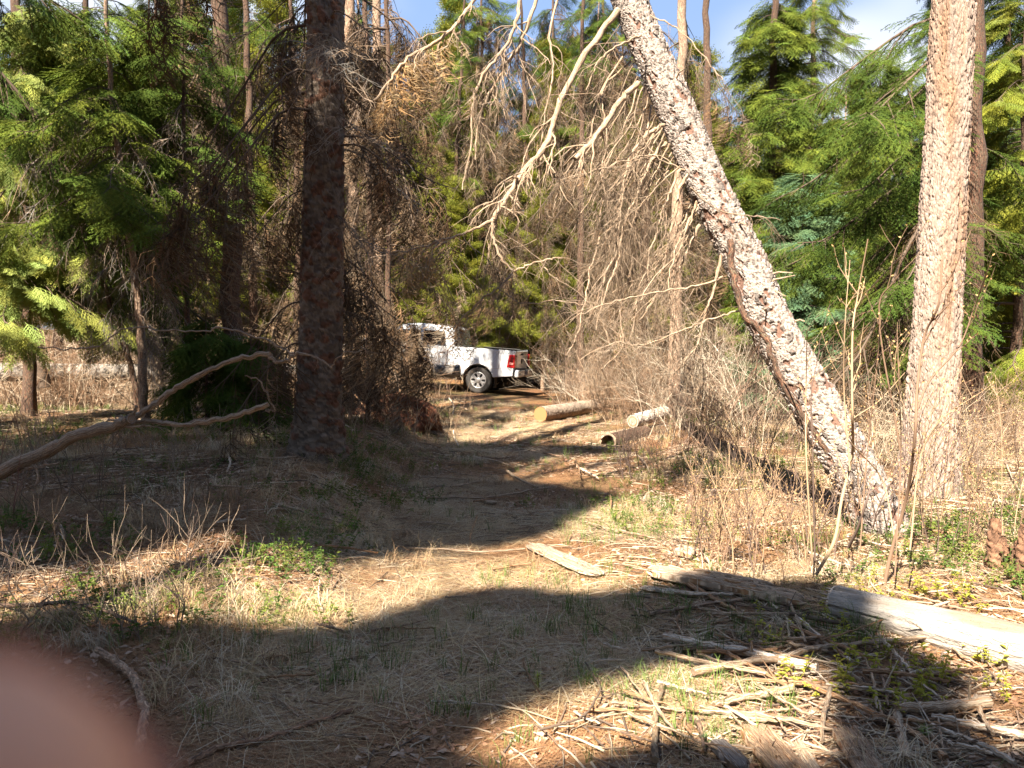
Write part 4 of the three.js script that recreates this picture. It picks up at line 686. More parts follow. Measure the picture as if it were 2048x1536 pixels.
  const rw = ext(shp([[-0.68, 1.5], [0.68, 1.5], [0.62, 1.87], [-0.62, 1.87]]), 0.02, 0.004).rotateY(-Math.PI / 2); { const p = rw.attributes.position; for (let k = 0; k < p.count; k++) p.setX(k, p.getX(k) + 0.952 + (p.getY(k) - 1.4) * 0.185); rw.computeVertexNormals(); }
  part('rear_window', rw, glass, body);
  part('high_brake_light', new RoundedBoxGeometry(0.03, 0.05, 0.34, 2, 0.012), new THREE.MeshPhysicalMaterial({ color: lin(0.6, 0.06, 0.03), roughness: 0.2 }), body).position.set(1.04, 1.925, 0);
  // wheels
  const tyreP = [[0.25, -0.13], [0.3, -0.145], [0.36, -0.15], [0.4, -0.14], [0.42, -0.11], [0.42, 0.11], [0.4, 0.14], [0.36, 0.15], [0.3, 0.145], [0.25, 0.13]].map(([r, z]) => new THREE.Vector2(r, z));
  const tyre = new THREE.LatheGeometry(tyreP, 48).rotateX(Math.PI / 2), barrel = new THREE.LatheGeometry([[0.255, -0.12], [0.235, -0.1], [0.225, 0.1], [0.25, 0.13]].map(([r, z]) => new THREE.Vector2(r, z)), 40).rotateX(Math.PI / 2);
  const lugs = new MB(); { const gs = []; for (let k = 0; k < 36; k++) for (const z of [-0.07, 0, 0.07]) gs.push(new THREE.BoxGeometry(0.045, 0.016, 0.05).translate(0, 0.422, z).rotateZ((k + (z ? 0.5 : 0)) / 36 * Math.PI * 2)); lugs.g = mergeGeometries(gs); }
  const disc = new THREE.LatheGeometry([[0, 0.03], [0.21, 0.03], [0.21, 0.0], [0, 0.0]].map(([r, z]) => new THREE.Vector2(r, z)), 32).rotateX(Math.PI / 2);
  const spoke = (() => { const s = shp([[-0.045, 0.06], [0.045, 0.06], [0.03, 0.14], [0.085, 0.225], [0.045, 0.238], [0, 0.19], [-0.045, 0.238], [-0.085, 0.225], [-0.03, 0.14]]); return ext(s, 0.04, 0.006); })();
  for (const [x, sd] of [[0, -1], [0, 1], [ax2, -1], [ax2, 1]]) {
    const w = new THREE.Group(); w.name = 'wheel'; inner.add(w); w.position.set(x, wy, sd * 0.85); if (sd > 0) w.rotation.y = Math.PI;
    part('tyre', tyre, rubber, w); part('tread', lugs.g, rubber, w);
    const rim = part('rim', mergeGeometries([barrel, new THREE.TorusGeometry(0.245, 0.014, 8, 40).translate(0, 0, -0.125)]), alloy, w);
    part('brake_disc', disc, black, w);
    for (let k = 0; k < 6; k++) { const s = part('spoke', spoke, alloy, w); s.rotation.z = k / 6 * Math.PI * 2; s.position.z = -0.135; }
    part('hub_cap', new THREE.LatheGeometry([[0.0, -0.03], [0.05, -0.03], [0.075, -0.015], [0.08, 0.02]].map(([r, z]) => new THREE.Vector2(r, z)), 24).rotateX(Math.PI / 2), alloy, w).position.z = -0.135;
  }
  for (const z of [-0.86, 0.86]) part('mud_flap', new RoundedBoxGeometry(0.02, 0.4, 0.26, 2, 0.008), black, inner).position.set(-0.54, 0.42, z);
  part('axle', new THREE.CylinderGeometry(0.06, 0.06, 1.6, 12).rotateX(Math.PI / 2), black, inner).position.set(0, wy, 0);
  part('chassis', mergeGeometries([new RoundedBoxGeometry(5.2, 0.16, 0.12, 1, 0.02).translate(1.7, 0.6, -0.45), new RoundedBoxGeometry(5.2, 0.16, 0.12, 1, 0.02).translate(1.7, 0.6, 0.45), new RoundedBoxGeometry(0.9, 0.2, 0.4, 1, 0.04).translate(-0.55, 0.5, 0.1)]), black, inner);
}

// ------------------------------------------------------------------ logs, roots, sticks
function log(o) {                                                                     // a trunk lying from a to b with sawn or broken ends
  const t = thing(o.name || 'fallen_log', o.label, 'log', o.a.clone(), o.group), axis = [V(), o.b.clone().sub(o.a).multiplyScalar(0.5).add(V(0, o.sag || 0, 0)), o.b.clone().sub(o.a)], r = o.r;
  const rel = scaly(o.nx || 14, o.ch || 0.09, o.amp || 0.012, o.seed);
  part(o.body || 'bark', barkTrunk(axis, (q) => lerp(r, o.r2 || r, q), o.sides || 48, o.rows || 220, o.relief || rel, o.tint).geo, o.mat || M.barkNear, t);
  const d = axis[2].clone().normalize();
  for (const [e, s] of [[0, -1], [1, 1]]) { if (o.ends && !o.ends[e]) continue; const b = new MB(), rad = (e ? o.r2 || r : r) * 0.97; b.tube([axis[e * 2].clone(), axis[e * 2].clone().addScaledVector(d, s * 0.012)], [rad, rad * 0.985], 32); part('sawn_face', b.geo(), o.face || M.brownWood, t); }
  return t;
}
const ringMap = canvasTexture(256, (g, n) => { g.fillStyle = rgb(176, 136, 92); g.fillRect(0, 0, n, n); const r = RNG(8); for (let k = 0; k < 900; k++) { g.strokeStyle = `rgba(${90 + r() * 120 | 0},${70 + r() * 70 | 0},${40 + r() * 40 | 0},0.35)`; g.lineWidth = 1 + r() * 2; g.beginPath(); g.moveTo(r() * n, r() * n); g.lineTo(r() * n, r() * n); g.stroke(); } });
const faceMat = std({ map: ringMap, color: lin(0.62, 0.56, 0.52) });
const greyBark = (a, v, d) => { const m = 0.7 + 0.6 * d.id2, k = d.id > 0.75 ? 0.7 : 1; return [0.36 * m * k, 0.31 * m * k, 0.27 * m * k]; };
const brownBark = (a, v, d) => { const m = 0.7 + 0.6 * d.id2, k = d.id > 0.6 ? 0.75 : 1; return [0.22 * m * k, 0.17 * m * k, 0.13 * m * k]; };
{
  const A = G(1081, 829, 0.165), B = P(1262, 803, 20.0); B.y = height(B.x, B.z) + 0.18;
  log({ label: 'short sawn log lying in the sun beside the track, its cut end facing left', a: A, b: B, r: 0.165, r2: 0.15, seed: 81, tint: (a, v, d) => { const c = brownBark(a, v, d); return c; }, face: faceMat });
  const H0 = G(1214, 886, 0.06), H1 = P(1290, 872, 13.4); H1.y = height(H1.x, H1.z) - 0.02;
  const h = thing('hollow_log', 'hollow dark log end arching over its opening at the right of the track', 'log', H0);
  { const d = H1.clone().sub(H0).normalize(), up = V(0, 1, 0), z = d.clone().cross(up).normalize(), L = H0.distanceTo(H1), rn = RNG(6);
    const shell = (r0, r1) => { const b = new MB(), n = 26, m = 14, f = []; for (let k = 0; k <= m; k++) { const row = []; for (let s = 0; s <= n; s++) { const an = lerp(-0.65, Math.PI + 0.65, s / n), e = k === 0 ? 0.05 * vnoise(s * 0.7, 3, 3) : 0, r = (r0) * (1 + 0.16 * (fbm(s * 0.35, k * 0.7, 3, 9) - 0.5)); const p = d.clone().multiplyScalar(k / m * L + e).addScaledVector(z, Math.cos(an) * r * 1.05).addScaledVector(up, Math.sin(an) * r * 1.1); row.push(b.vert(p.x, p.y, p.z, 0, 1, 0, s * 0.04, k / m * L)); } f.push(row); } for (let k = 0; k < m; k++) for (let s = 0; s < n; s++) { b.i.push(f[k][s], f[k][s + 1], f[k + 1][s], f[k][s + 1], f[k + 1][s + 1], f[k + 1][s]); } const g = b.geo(); g.computeVertexNormals(); return g; };
    part('bark_shell', shell(0.135), M.barkDark, h); part('hollow_lining', shell(0.108), M.brownWood, h);
    const rim = new MB(), q = []; for (let s = 0; s <= 26; s++) { const an = lerp(-0.65, Math.PI + 0.65, s / 26), r = 0.122 * (1 + 0.16 * (fbm(s * 0.35, 0, 3, 9) - 0.5)), e = 0.05 * vnoise(s * 0.7, 3, 3) + 0.004; q.push(d.clone().multiplyScalar(e).addScaledVector(z, Math.cos(an) * r * 1.05).addScaledVector(up, Math.sin(an) * r * 1.1)); } part('broken_rim', rim.tube(q, [0.02, 0.02], 6).geo(), M.deadWood, h); }
  const A2 = P(1266, 862, 13.6); A2.y = height(A2.x, A2.z) + 0.2; const B2 = P(1330, 850, 14.5); B2.y = height(B2.x, B2.z) + 0.2;
  log({ label: 'pale grey log with rounded end just behind the hollow log', a: A2, b: B2, r: 0.12, r2: 0.11, seed: 83, tint: greyBark, face: M.greyWood });
  // long fallen trunk at the left
  const A3 = P(-80, 744, 15.6), B3 = P(918, 742, 19.0);
  log({ label: 'long fallen trunk lying level behind the left trees, pale on its upper side', a: A3, b: B3, r: 0.19, r2: 0.15, rows: 400, sides: 40, seed: 84, sag: -0.03, tint: (a, v, d) => { const m = 0.65 + 0.7 * d.id2, k = d.id > 0.7 ? 0.25 : 1; return [0.23 * m * k, 0.205 * m * k, 0.18 * m * k]; } });
  const st = P(84, 752, 15.3), sb = thing('dead_stub', 'blackened broken upright stub standing before the fallen trunk at left', 'dead stub', st); sb.position.y = st.y - 0.3;
  { const f = (x, y) => P(x, y, 15.2).sub(sb.position); part('stem', new MB().tube(smooth([f(90, 775), f(82, 735), f(70, 690), f(61, 618)], 12), (t) => 0.13 * (1 - t) + 0.012, 8).geo(), M.darkTwig, sb);
    part('branch', new MB().tube(smooth([f(72, 692), f(45, 685), f(20, 702), f(-10, 712)], 10), [0.05, 0.06], 7).geo(), M.darkTwig, sb); part('branch', new MB().tube(smooth([f(62, 664), f(30, 672), f(-10, 690)], 8), [0.045, 0.045], 7).geo(), M.darkTwig, sb); }
  // upturned root plate
  const R0 = G(775, 848); R0.z -= 0.6; R0.y = height(R0.x, R0.z);
  const rp = thing('root_plate', 'upturned reddish brown root plate with dangling roots left of the pickup', 'root plate', R0);
  { const b = new MB(), n = 44, m = 24, rows = []; for (let j = 0; j <= m; j++) { const row = []; for (let i = 0; i < n; i++) { const th = j / m * Math.PI * 0.55, ph = i / n * Math.PI * 2, k = 0.72 + 0.55 * (fbm(Math.cos(ph) * 2 + 5, Math.sin(ph) * 2 + j * 0.2, 4, 33) - 0.3); const q = V(Math.sin(th) * Math.cos(ph) * 0.95 * k, Math.cos(th) * 0.6 * k + 0.02, Math.sin(th) * Math.sin(ph) * 0.55 * k); row.push(b.vert(q.x, q.y - 0.08, q.z, 0, 1, 0, q.x * 2, q.y * 2)); } rows.push(row); }
    for (let j = 0; j < m; j++) for (let i = 0; i < n; i++) { const a = rows[j][i], c = rows[j][(i + 1) % n], e = rows[j + 1][i], f = rows[j + 1][(i + 1) % n]; b.i.push(a, e, c, c, e, f); }
    const g = b.geo(); g.computeVertexNormals(); part('soil_mass', g, std({ map: duffMap, bumpMap: duffBump, bumpScale: 0.02, color: lin(0.75, 0.4, 0.25) }), rp);
    const r = RNG(34); for (let k = 0; k < 20; k++) { const a = rr(r, 0, 6.28), p = V(Math.cos(a) * rr(r, 0.2, 0.85), rr(r, 0.1, 0.6), 0.3 + rr(r, -0.1, 0.2)); const m2 = new MB(); const e = p.clone().add(V(rr(r, -0.5, 0.5), rr(r, -0.5, 0.45), rr(r, 0.1, 0.5))); part('root', m2.tube(smooth([p, p.clone().lerp(e, 0.5).add(V(rr(r, -0.1, 0.1), 0.1, 0)), e], 7), [rr(r, 0.008, 0.022), 0.003], 5).geo(), M.brownWood, rp); } }
}
// grey log at the lower right
const wornWood = (a, v, d) => { const m = 0.82 + 0.3 * d.id2, k = sstep(0.55, 0.75, fbm(a * 5, v * 1.2, 3, 88)); return [lerp(0.32, 0.2, k) * m, lerp(0.29, 0.155, k) * m, lerp(0.26, 0.115, k) * m]; };
const smoothWood = (seed) => (a, v, r) => { const c = sstep(0.72, 0.8, vnoise(a * 34, v * 1.6, seed)), h = 0.022 * (fbm(a * 7, v * 2.5, 4, seed + 2) - 0.5) + 0.006 * (vnoise(a * 60, v * 3, seed + 4) - 0.5) - 0.02 * c; return { h, id: 0, id2: vnoise(a * 40, v * 2, seed + 5), e: 1 }; };
{
  const A = G(1672, 1206, 0.075), B = G(2110, 1318, 0.085), t = log({ label: 'barkless silver grey log running out of the frame at lower right', a: A, b: B, r: 0.105, r2: 0.125, seed: 85, rows: 420, sides: 90, relief: smoothWood(300), tint: wornWood, face: M.greyWood, body: 'weathered_wood' });
  const d = B.clone().sub(A).normalize(), r = RNG(14);
  for (let k = 0; k < 6; k++) { const z = rr(r, -0.07, 0.07), p = V(0, rr(r, -0.02, 0.09), z), s = part('splinter', new MB().tube([p.clone().addScaledVector(d, 0.15), p.clone().addScaledVector(d, -rr(r, 0.03, 0.16))], [0.028, 0.004], 5).geo(), M.greyWood, t); s.userData = {}; }
}
// a split piece: flattened, its ends torn, the grain along it
function split(name, label, p0, p1, wpx, thick, mat, seed, o = {}) {
  const a = G(p0[0], p0[1], o.up ?? 0.03), e = G(p1[0], p1[1], o.up1 ?? o.up ?? 0.03), t = thing(name, label, 'wood piece', a.clone()), L = e.clone().sub(a), len = L.length(), w = wpx / FPX * -a.z / 2, r = RNG(seed);
  const board = (off, ww, th, s, q0, q1) => {
    const sides = 60, rows = 120, pos = [], uv = [], idx = [], d = L.clone().normalize(), z = d.clone().cross(V(0, 1, 0)).normalize(), y = z.clone().cross(d);
    for (let k = 0; k <= rows; k++) for (let j = 0; j <= sides; j++) {
      const an = (j % sides) / sides * 6.28318, cx = Math.cos(an), sy = Math.sin(an), u = Math.sign(cx) * Math.pow(Math.abs(cx), 0.45), v = Math.sign(sy) * Math.pow(Math.abs(sy), 0.6), q = k / rows, sh = 0.82 + 0.36 * (fbm(q * 3, cx + 2, 2, s) - 0.2);
      const torn = (vnoise(u * 4.5 + 9, s, s + 1) - 0.5) * 0.3, along = lerp(q0, q1, q) * len + torn * Math.pow(Math.abs(q - 0.5) * 2, 6) * Math.min(0.35, len * 0.35), end = Math.sqrt(Math.max(0.02, 1 - Math.pow(Math.abs(q - 0.5) * 2, 14)));
      const gr = sy > -0.2 ? 0.16 * th * (vnoise(u * 11, along * 2.5, s + 2) - 0.5) + 0.5 * th * (fbm(u * 1.5, along * 4, 3, s + 3) - 0.5) - 0.45 * th * sstep(0.74, 0.82, vnoise(u * 7, along * 1.6, s + 4)) : 0;
      const x = off[0] + u * ww * sh * (0.4 + 0.6 * end), h = off[1] + (v * th + gr) * end; const P3 = d.clone().multiplyScalar(along).addScaledVector(z, x).addScaledVector(y, h);
      pos.push(P3.x, P3.y, P3.z); uv.push(u * ww * 2, along);
    }
    const wd = sides + 1; for (let k = 0; k < rows; k++) for (let j = 0; j < sides; j++) { const q = k * wd + j; idx.push(q, q + 1, q + wd, q + 1, q + wd + 1, q + wd); }
    const g = new THREE.BufferGeometry(); g.setAttribute('position', new THREE.Float32BufferAttribute(pos, 3)); g.setAttribute('uv', new THREE.Float32BufferAttribute(uv, 2)); g.setIndex(idx); g.computeVertexNormals(); return g;
  };
  part('wood_body', board([0, thick * 0.4], w, thick * 0.5, seed, 0, 1), mat, t);
  for (let k = 0; k < (o.shards ?? 3); k++) { const q = rr(r, -0.05, 0.5); part('splinter', board([rr(r, -0.8, 0.8) * w, thick * rr(r, 0.5, 1.0)], w * rr(r, 0.12, 0.3), thick * 0.22, seed + 9 + k, q, q + rr(r, 0.3, 0.55)), mat, t); }
  return t;
}
const woodTone = (r, g, b, s = 0.006) => std({ map: woodMap, bumpMap: woodBump, bumpScale: s, color: lin(r, g, b) });
const palePlank = woodTone(0.9, 0.83, 0.75);
split('wood_slab', 'flat pale wood slab gleaming in the sun in the middle of the track', [1066, 1094], [1200, 1154], 44, 0.035, palePlank, 1, { shards: 6 });
split('wood_plank', 'long split grey plank leaning low before the shrub at lower right', [1304, 1150], [1610, 1212], 44, 0.075, woodTone(0.95, 0.82, 0.7), 2, { shards: 5, up: 0.04 });
split('wood_plank', 'thin narrow plank lying in front of the long split plank', [1284, 1178], [1398, 1194], 14, 0.03, M.greyWood, 3, { shards: 1 });
split('bark_slab', 'large weathered brown bark slab at the bottom edge right of centre', [1506, 1468], [1590, 1570], 74, 0.06, woodTone(1.0, 0.76, 0.56, 0.012), 4);
split('bark_slab', 'narrow pale split slab beside the large bark slab at the bottom edge', [1592, 1494], [1640, 1575], 30, 0.04, M.deadWood, 5, { shards: 2 });
split('bark_slab', 'weathered split slab right of the large bark slab at the bottom edge', [1684, 1470], [1752, 1570], 58, 0.05, woodTone(0.9, 0.7, 0.55, 0.012), 6);
split('wood_chunk', 'dark grey wood chunk at the bottom edge left of the bark slabs', [1432, 1494], [1486, 1550], 36, 0.05, woodTone(0.5, 0.5, 0.55, 0.012), 7, { shards: 1 });
split('wood_chunk', 'small pale rotten chunk in the sunny grass near the shrub', [1352, 1108], [1388, 1116], 26, 0.06, palePlank, 8, { shards: 1 });
split('wood_chip', 'small tan chip lying against the long stick across the track', [964, 1002], [990, 1008], 16, 0.03, M.deadWood, 9, { shards: 0 });
// broken stump at the right edge
{
  const c = G(2030, 1150), t = thing('broken_stump', 'rotten reddish brown stump fragments standing at the right edge', 'stump', c), r = RNG(91);
  for (let k = 0; k < 9; k++) { const a = rr(r, 0, 6.28), p = V(Math.cos(a) * 0.13, -0.05, Math.sin(a) * 0.1), q = p.clone().multiplyScalar(1.1).setY(rr(r, 0.16, 0.36)); part('wood_shard', barkTrunk([p, p.clone().lerp(q, 0.5), q], (t2) => 0.06 * (1 - 0.6 * t2), 20, 30, scaly(5, 0.06, 0.02, 92 + k), (aa, v, d) => grade([0.16, 0.085, 0.05], 0.6 + 0.8 * d.id2)).geo, M.barkNear, t); }
}
// sticks
const stickGroup = 'loose sticks on the forest floor';
function stick(label, line, w0, w1, mat, seed, o = {}) {
  const up = (o.up ?? 0.01) + 0.03, first = G(line[0][0], line[0][1]), raw = line.map(([x, y, h]) => { const g = G(x, y); return h !== undefined ? P(x, y, o.d) : g.setY(g.y + up + w0 / FPX * -first.z * 0.45); });
  const pts = smooth(raw, line.length * 6), base = raw[0].clone(), k0 = (o.d || -first.z) / FPX / 2, r = RNG(seed), local = pts.map((p) => p.clone().sub(base));
  for (const p of local.slice(1, -1)) p.add(V(rr(r, -1, 1), rr(r, -1, 1), rr(r, -1, 1)).multiplyScalar(0.003 + w0 * k0 * 0.08));
  const t = thing(o.name || 'dead_stick', label, o.cat || 'stick', base, o.group);
  part('stick_body', new MB().tube(local, (q) => lerp(w0, w1, q) * k0 * (0.88 + 0.24 * vnoise(q * line.length * 5, seed, 5)), w0 > 9 ? 9 : 6).geo(), mat, t);
  for (let k = 0; k < (o.knots ?? 2); k++) { const q = 1 + Math.floor(r() * (local.length - 2)), d = V(rr(r, -1, 1), rr(r, 0, 0.9), rr(r, -1, 1)).normalize(), l = rr(r, 0.04, 0.18); part('side_twig', new MB().tube([local[q].clone(), local[q].clone().addScaledVector(d, l * 0.5), local[q].clone().addScaledVector(d, l).add(V(0, -0.01, 0))], [Math.max(0.003, w0 * k0 * 0.4), 0.0015], 5).geo(), mat, t); }
  return t;
}
const G_ = M.greyWood, D_ = M.deadWood, B_ = M.brownWood;
stick('longest pale bent stick crossing the sticks before the grey log', [[1386, 1368], [1457, 1352], [1564, 1337], [1614, 1321], [1676, 1313], [1780, 1304], [1920, 1288]], 17, 9, D_, 1);
stick('bleached stick passing under the longest bent stick from upper left', [[1328, 1290], [1424, 1311], [1490, 1323], [1544, 1335], [1635, 1358]], 16, 20, G_, 2, { up: 0 });
stick('pale wavy stick beneath the yellow leafed sprigs at lower right', [[1651, 1389], [1720, 1398], [1780, 1408], [1834, 1437]], 10, 9, G_, 3);
stick('thickest short pale stick, lying level among the sticks at lower right', [[1790, 1447], [1850, 1446], [1904, 1443], [1974, 1434]], 20, 26, D_, 4, { up: 0.02 });
stick('pale stick tapering to the left below the longest bent stick', [[1428, 1433], [1490, 1417], [1540, 1408], [1585, 1396]], 12, 18, D_, 5);
stick('thin forked pale stick left above the large bark slab', [[1324, 1439], [1399, 1443], [1457, 1447], [1520, 1452], [1562, 1462]], 9, 12, D_, 6, { knots: 4 });
stick('long dark brown stick slanting down past the bark slabs', [[1606, 1389], [1693, 1426], [1760, 1456], [1800, 1476], [1850, 1510], [1890, 1545]], 10, 14, B_, 7, { up: 0.015 });
stick('stout tan stick pointing straight down to the bottom edge', [[1792, 1449], [1802, 1490], [1809, 1550]], 16, 20, D_, 8, { knots: 0 });
stick('mossy grey stick pointing down to the bottom edge left of the sticks', [[1328, 1381], [1320, 1410], [1312, 1439], [1310, 1490], [1310, 1545]], 9, 13, std({ map: barkGreyMap, color: lin(0.6, 0.58, 0.48) }), 9);
stick('grey bark covered stick in the shade below the split plank', [[1299, 1244], [1350, 1236], [1415, 1224], [1506, 1213]], 8, 7, std({ map: barkGreyMap, color: lin(0.7, 0.66, 0.6) }), 10);
stick('short grey stick just below the thin narrow plank', [[1349, 1200], [1400, 1205], [1465, 1204]], 9, 6, G_, 11);
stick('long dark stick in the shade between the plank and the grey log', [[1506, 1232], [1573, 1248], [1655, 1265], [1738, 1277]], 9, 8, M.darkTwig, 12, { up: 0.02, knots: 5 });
stick('pale stick running to the bottom edge beside the slanting dark stick', [[1813, 1455], [1904, 1489], [1960, 1512], [2030, 1550]], 9, 11, G_, 13);
stick('pale straight stick pointing out to the right edge', [[1862, 1455], [1940, 1472], [2070, 1500]], 12, 16, G_, 14);
stick('brownish stick crossing under the stout level stick from the left', [[1490, 1379], [1614, 1385], [1690, 1388], [1755, 1391]], 9, 7, B_, 15);
stick('thin bent stick carrying yellow leaflets above the longest bent stick', [[1640, 1312], [1689, 1298], [1760, 1272], [1830, 1246]], 5, 3, B_, 16, { up: 0.05 });
stick('pale stick lying across the shaded track in the middle distance', [[852, 1006], [905, 1004], [962, 1006], [1020, 998], [1060, 990], [1105, 984]], 6, 3, D_, 17, { knots: 4 });
stick('dark arched branch lying at the left edge', [[-20, 1245], [60, 1243], [140, 1238], [216, 1256], [279, 1284]], 11, 6, std({ map: barkGreyMap, color: lin(0.4, 0.34, 0.32) }), 18, { up: 0.05 });
stick('bark covered branch curving beside the fingertip', [[196, 1322], [237, 1349], [265, 1375], [280, 1410], [290, 1450], [284, 1500], [270, 1545]], 14, 15, std({ map: barkGreyMap, color: lin(0.85, 0.75, 0.66) }), 19);
stick('half buried long root along the lower left edge of the track', [[372, 1545], [436, 1514], [523, 1495], [628, 1460], [705, 1434]], 17, 11, std({ map: barkGreyMap, color: lin(0.62, 0.48, 0.38) }), 20, { up: -0.012 });
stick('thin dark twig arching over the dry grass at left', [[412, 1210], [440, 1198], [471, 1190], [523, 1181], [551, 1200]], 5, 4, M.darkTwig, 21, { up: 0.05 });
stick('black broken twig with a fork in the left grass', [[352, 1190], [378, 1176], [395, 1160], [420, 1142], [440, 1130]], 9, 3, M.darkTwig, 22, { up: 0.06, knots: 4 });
stick('dark crooked twig in the middle of the near track', [[1080, 1490], [1130, 1478], [1165, 1462], [1190, 1430], [1200, 1405], [1170, 1350]], 6, 4, M.darkTwig, 23, { up: 0.03 });
stick('thin pale straight stick on the lit edge of the track', [[820, 1108], [900, 1112], [960, 1116], [1050, 1110]], 5, 4, D_, 24);
stick('short brown stick at the border of sun and shade on the track', [[985, 1152], [1020, 1146], [1062, 1140]], 6, 5, B_, 25);
stick('upright bent pale twig on the shaded track', [[955, 1104], [940, 1080], [948, 1050], [955, 1030]].map(([x, y]) => [x, y, 1]), 4, 2, D_, 26, { d: 6.3, knots: 1 });
{ // many small loose sticks, more of them in the brushy lower right
  const r = RNG(500), mats = [G_, D_, D_, B_, std({ map: barkGreyMap, color: lin(0.7, 0.62, 0.55) })]; let n = 0;
  const fields = [[70, 1280, 2060, 1200, 1536, 260, 'pale loose stick among the litter at the lower right'], [46, 1450, 2060, 1290, 1536, 190, 'pale loose stick among the litter at the lower right'], [50, 1400, 2060, 960, 1180, 150, 'sunlit loose stick in the brushy ground round the big pine'], [26, 300, 1280, 1180, 1536, 150, 'small loose stick on the near track'], [24, 850, 1300, 880, 1110, 120, 'small loose stick on the shaded middle track'], [24, 0, 700, 920, 1180, 150, 'small loose stick on the shaded left bank'], [16, 880, 1250, 785, 880, 70, 'small loose stick on the sunny far track']];
  for (const [N, x0, x1, y0, y1, len, label] of fields) for (let k = 0; k < N; k++) {
    const x = rr(r, x0, x1), y = rr(r, y0, y1), a = rr(r, -0.5, 0.5) + (r() < 0.3 ? 1.2 : 0.1), l = len * rr(r, 0.3, 1), dx = Math.cos(a) * l / 2, dy = Math.sin(a) * l / 2 * 0.5;
    const w = rr(r, 3, 9) * (len / 230 + 0.1); stick(label, [[x - dx, y - dy], [x + rr(r, -6, 6), y + rr(r, -4, 4)], [x + dx, y + dy]], w, w * 0.6, mats[Math.floor(r() * 5)], 700 + n++, { group: label.replace('loose stick', 'loose sticks'), up: rr(r, 0, 0.03), knots: r() < 0.4 ? 1 : 0 });
  }
}
// the big dead branch reaching in from the left
{
  const d0 = 6.0, base = P(-60, 975, d0), t = thing('dead_branch', 'big bare forked branch reaching in from the left edge above the bank', 'branch', base), L = (line, w0, w1, seed, o = {}) => limb(t, base, line, d0, d0 - 0.15, w0, w1, seed, { tl: 0.5, twigs: 3, g: 0.05, k: 0.82, more: 1, ...o });
  const main = std({ map: woodMap, bumpMap: woodBump, bumpScale: 0.004, color: lin(0.70, 0.62, 0.55) });
  L([[-60, 975], [0, 946], [102, 896], [150, 874], [205, 859], [240, 846], [263, 838]], 36, 22, 301, { mat: main, twigs: 1 });
  L([[258, 842], [284, 825], [328, 794], [376, 763], [427, 736], [489, 715], [540, 708]], 16, 11, 302, { mat: main, twigs: 0 });
  L([[538, 708], [547, 722], [574, 720], [595, 706], [629, 712], [663, 736]], 10, 4, 303, { mat: main, twigs: 1 });
  L([[250, 843], [308, 845], [362, 850], [427, 842], [478, 828], [537, 808]], 11, 13, 304, { mat: main, twigs: 1 });
  L([[532, 820], [547, 822], [540, 801], [519, 763], [490, 752]], 5, 3, 305, { mat: main, twigs: 0 });
  L([[588, 707], [550, 690], [513, 674], [444, 657], [403, 664], [330, 660], [253, 657], [191, 695], [137, 698], [75, 695]], 5, 3, 306, { mat: main, twigs: 1 });
  L([[663, 736], [680, 710], [720, 700], [745, 688]], 4, 2, 307, { mat: main, twigs: 1 });
  L([[203, 850], [235, 835], [262, 830]], 5, 4, 308, { mat: main, twigs: 0 }); L([[266, 858], [268, 835], [272, 812]], 9, 7, 309, { mat: main, twigs: 0 });
  L([[18, 948], [70, 934], [118, 925]], 6, 5, 310, { mat: main, twigs: 0 });
}

// ------------------------------------------------------------------ bare shrubs
function shrub(label, base, stems, seed, o = {}) {
  const t = thing('bare_shrub', label, 'shrub', base, o.group), r = RNG(seed), buds = new MB(), mats = o.mats || [std({ color: lin(0.16, 0.10, 0.065) }), std({ color: lin(0.30, 0.21, 0.13) }), std({ color: lin(0.11, 0.075, 0.06) })];
  for (const s of stems) {
    const b = new MB(), raw = s.pts.map((p) => p.clone().sub(base)), pts = smooth(raw, raw.length * 4), mat = mats[s.m ?? Math.floor(r() * mats.length)];
    b.tube(pts, [s.w, s.w * 0.35], 6, false);
    const stem = part('stem', b.geo(), mat, t), tw = new MB();
    const N = s.n ?? 6;
    for (let k = 0; k < N; k++) {
      const q = Math.floor(lerp(s.from ?? 0.3, 0.98, (k + r()) / N) * (pts.length - 2)), T = pts[q + 1].clone().sub(pts[q]).normalize(), side = V(rr(r, -1, 1), rr(r, 0.1, 0.7), rr(r, -1, 1)).normalize(), dir = T.multiplyScalar(0.8).addScaledVector(side, 0.8).normalize(), l = rr(r, 0.12, 0.42) * (s.tl || 1);
      const P2 = [pts[q].clone()]; for (let j = 1; j <= 5; j++) { dir.add(V(rr(r, -0.25, 0.25), rr(r, -0.05, 0.2), rr(r, -0.25, 0.25))).normalize(); P2.push(P2[j - 1].clone().addScaledVector(dir, l / 5)); if (o.buds && r() < 0.85) { const e = P2[j], n = V(rr(r, -1, 1), rr(r, 0.2, 1), rr(r, -1, 1)).normalize(); for (let a = 0; a < 3; a++) buds.leaf(e, n, V(Math.cos(a * 2.1), 0.2, Math.sin(a * 2.1)), o.buds, o.buds * 0.5, -0.1); } }
      tw.tube(P2, [s.w * 0.45, 0.0012], 4, false);
      if (r() < 0.6) { const j = 2 + Math.floor(r() * 3), d2 = dir.clone().add(V(rr(r, -1, 1), rr(r, -0.1, 0.6), rr(r, -1, 1))).normalize(); tw.tube([P2[j], P2[j].clone().addScaledVector(d2, l * 0.25), P2[j].clone().addScaledVector(d2, l * 0.45).add(V(0, 0.02, 0))], [s.w * 0.3, 0.001], 3, false); }
    }
    if (N) { const m = part('twig_growth', tw.geo(), mat, stem); m.userData.kind = 'stuff'; }
  }
  if (buds.i.length) { const m = part('bud_growth', buds.geo(), o.budMat || std({ color: lin(0.42, 0.27, 0.12) }), t); m.userData.kind = 'stuff'; }
  return t;
}
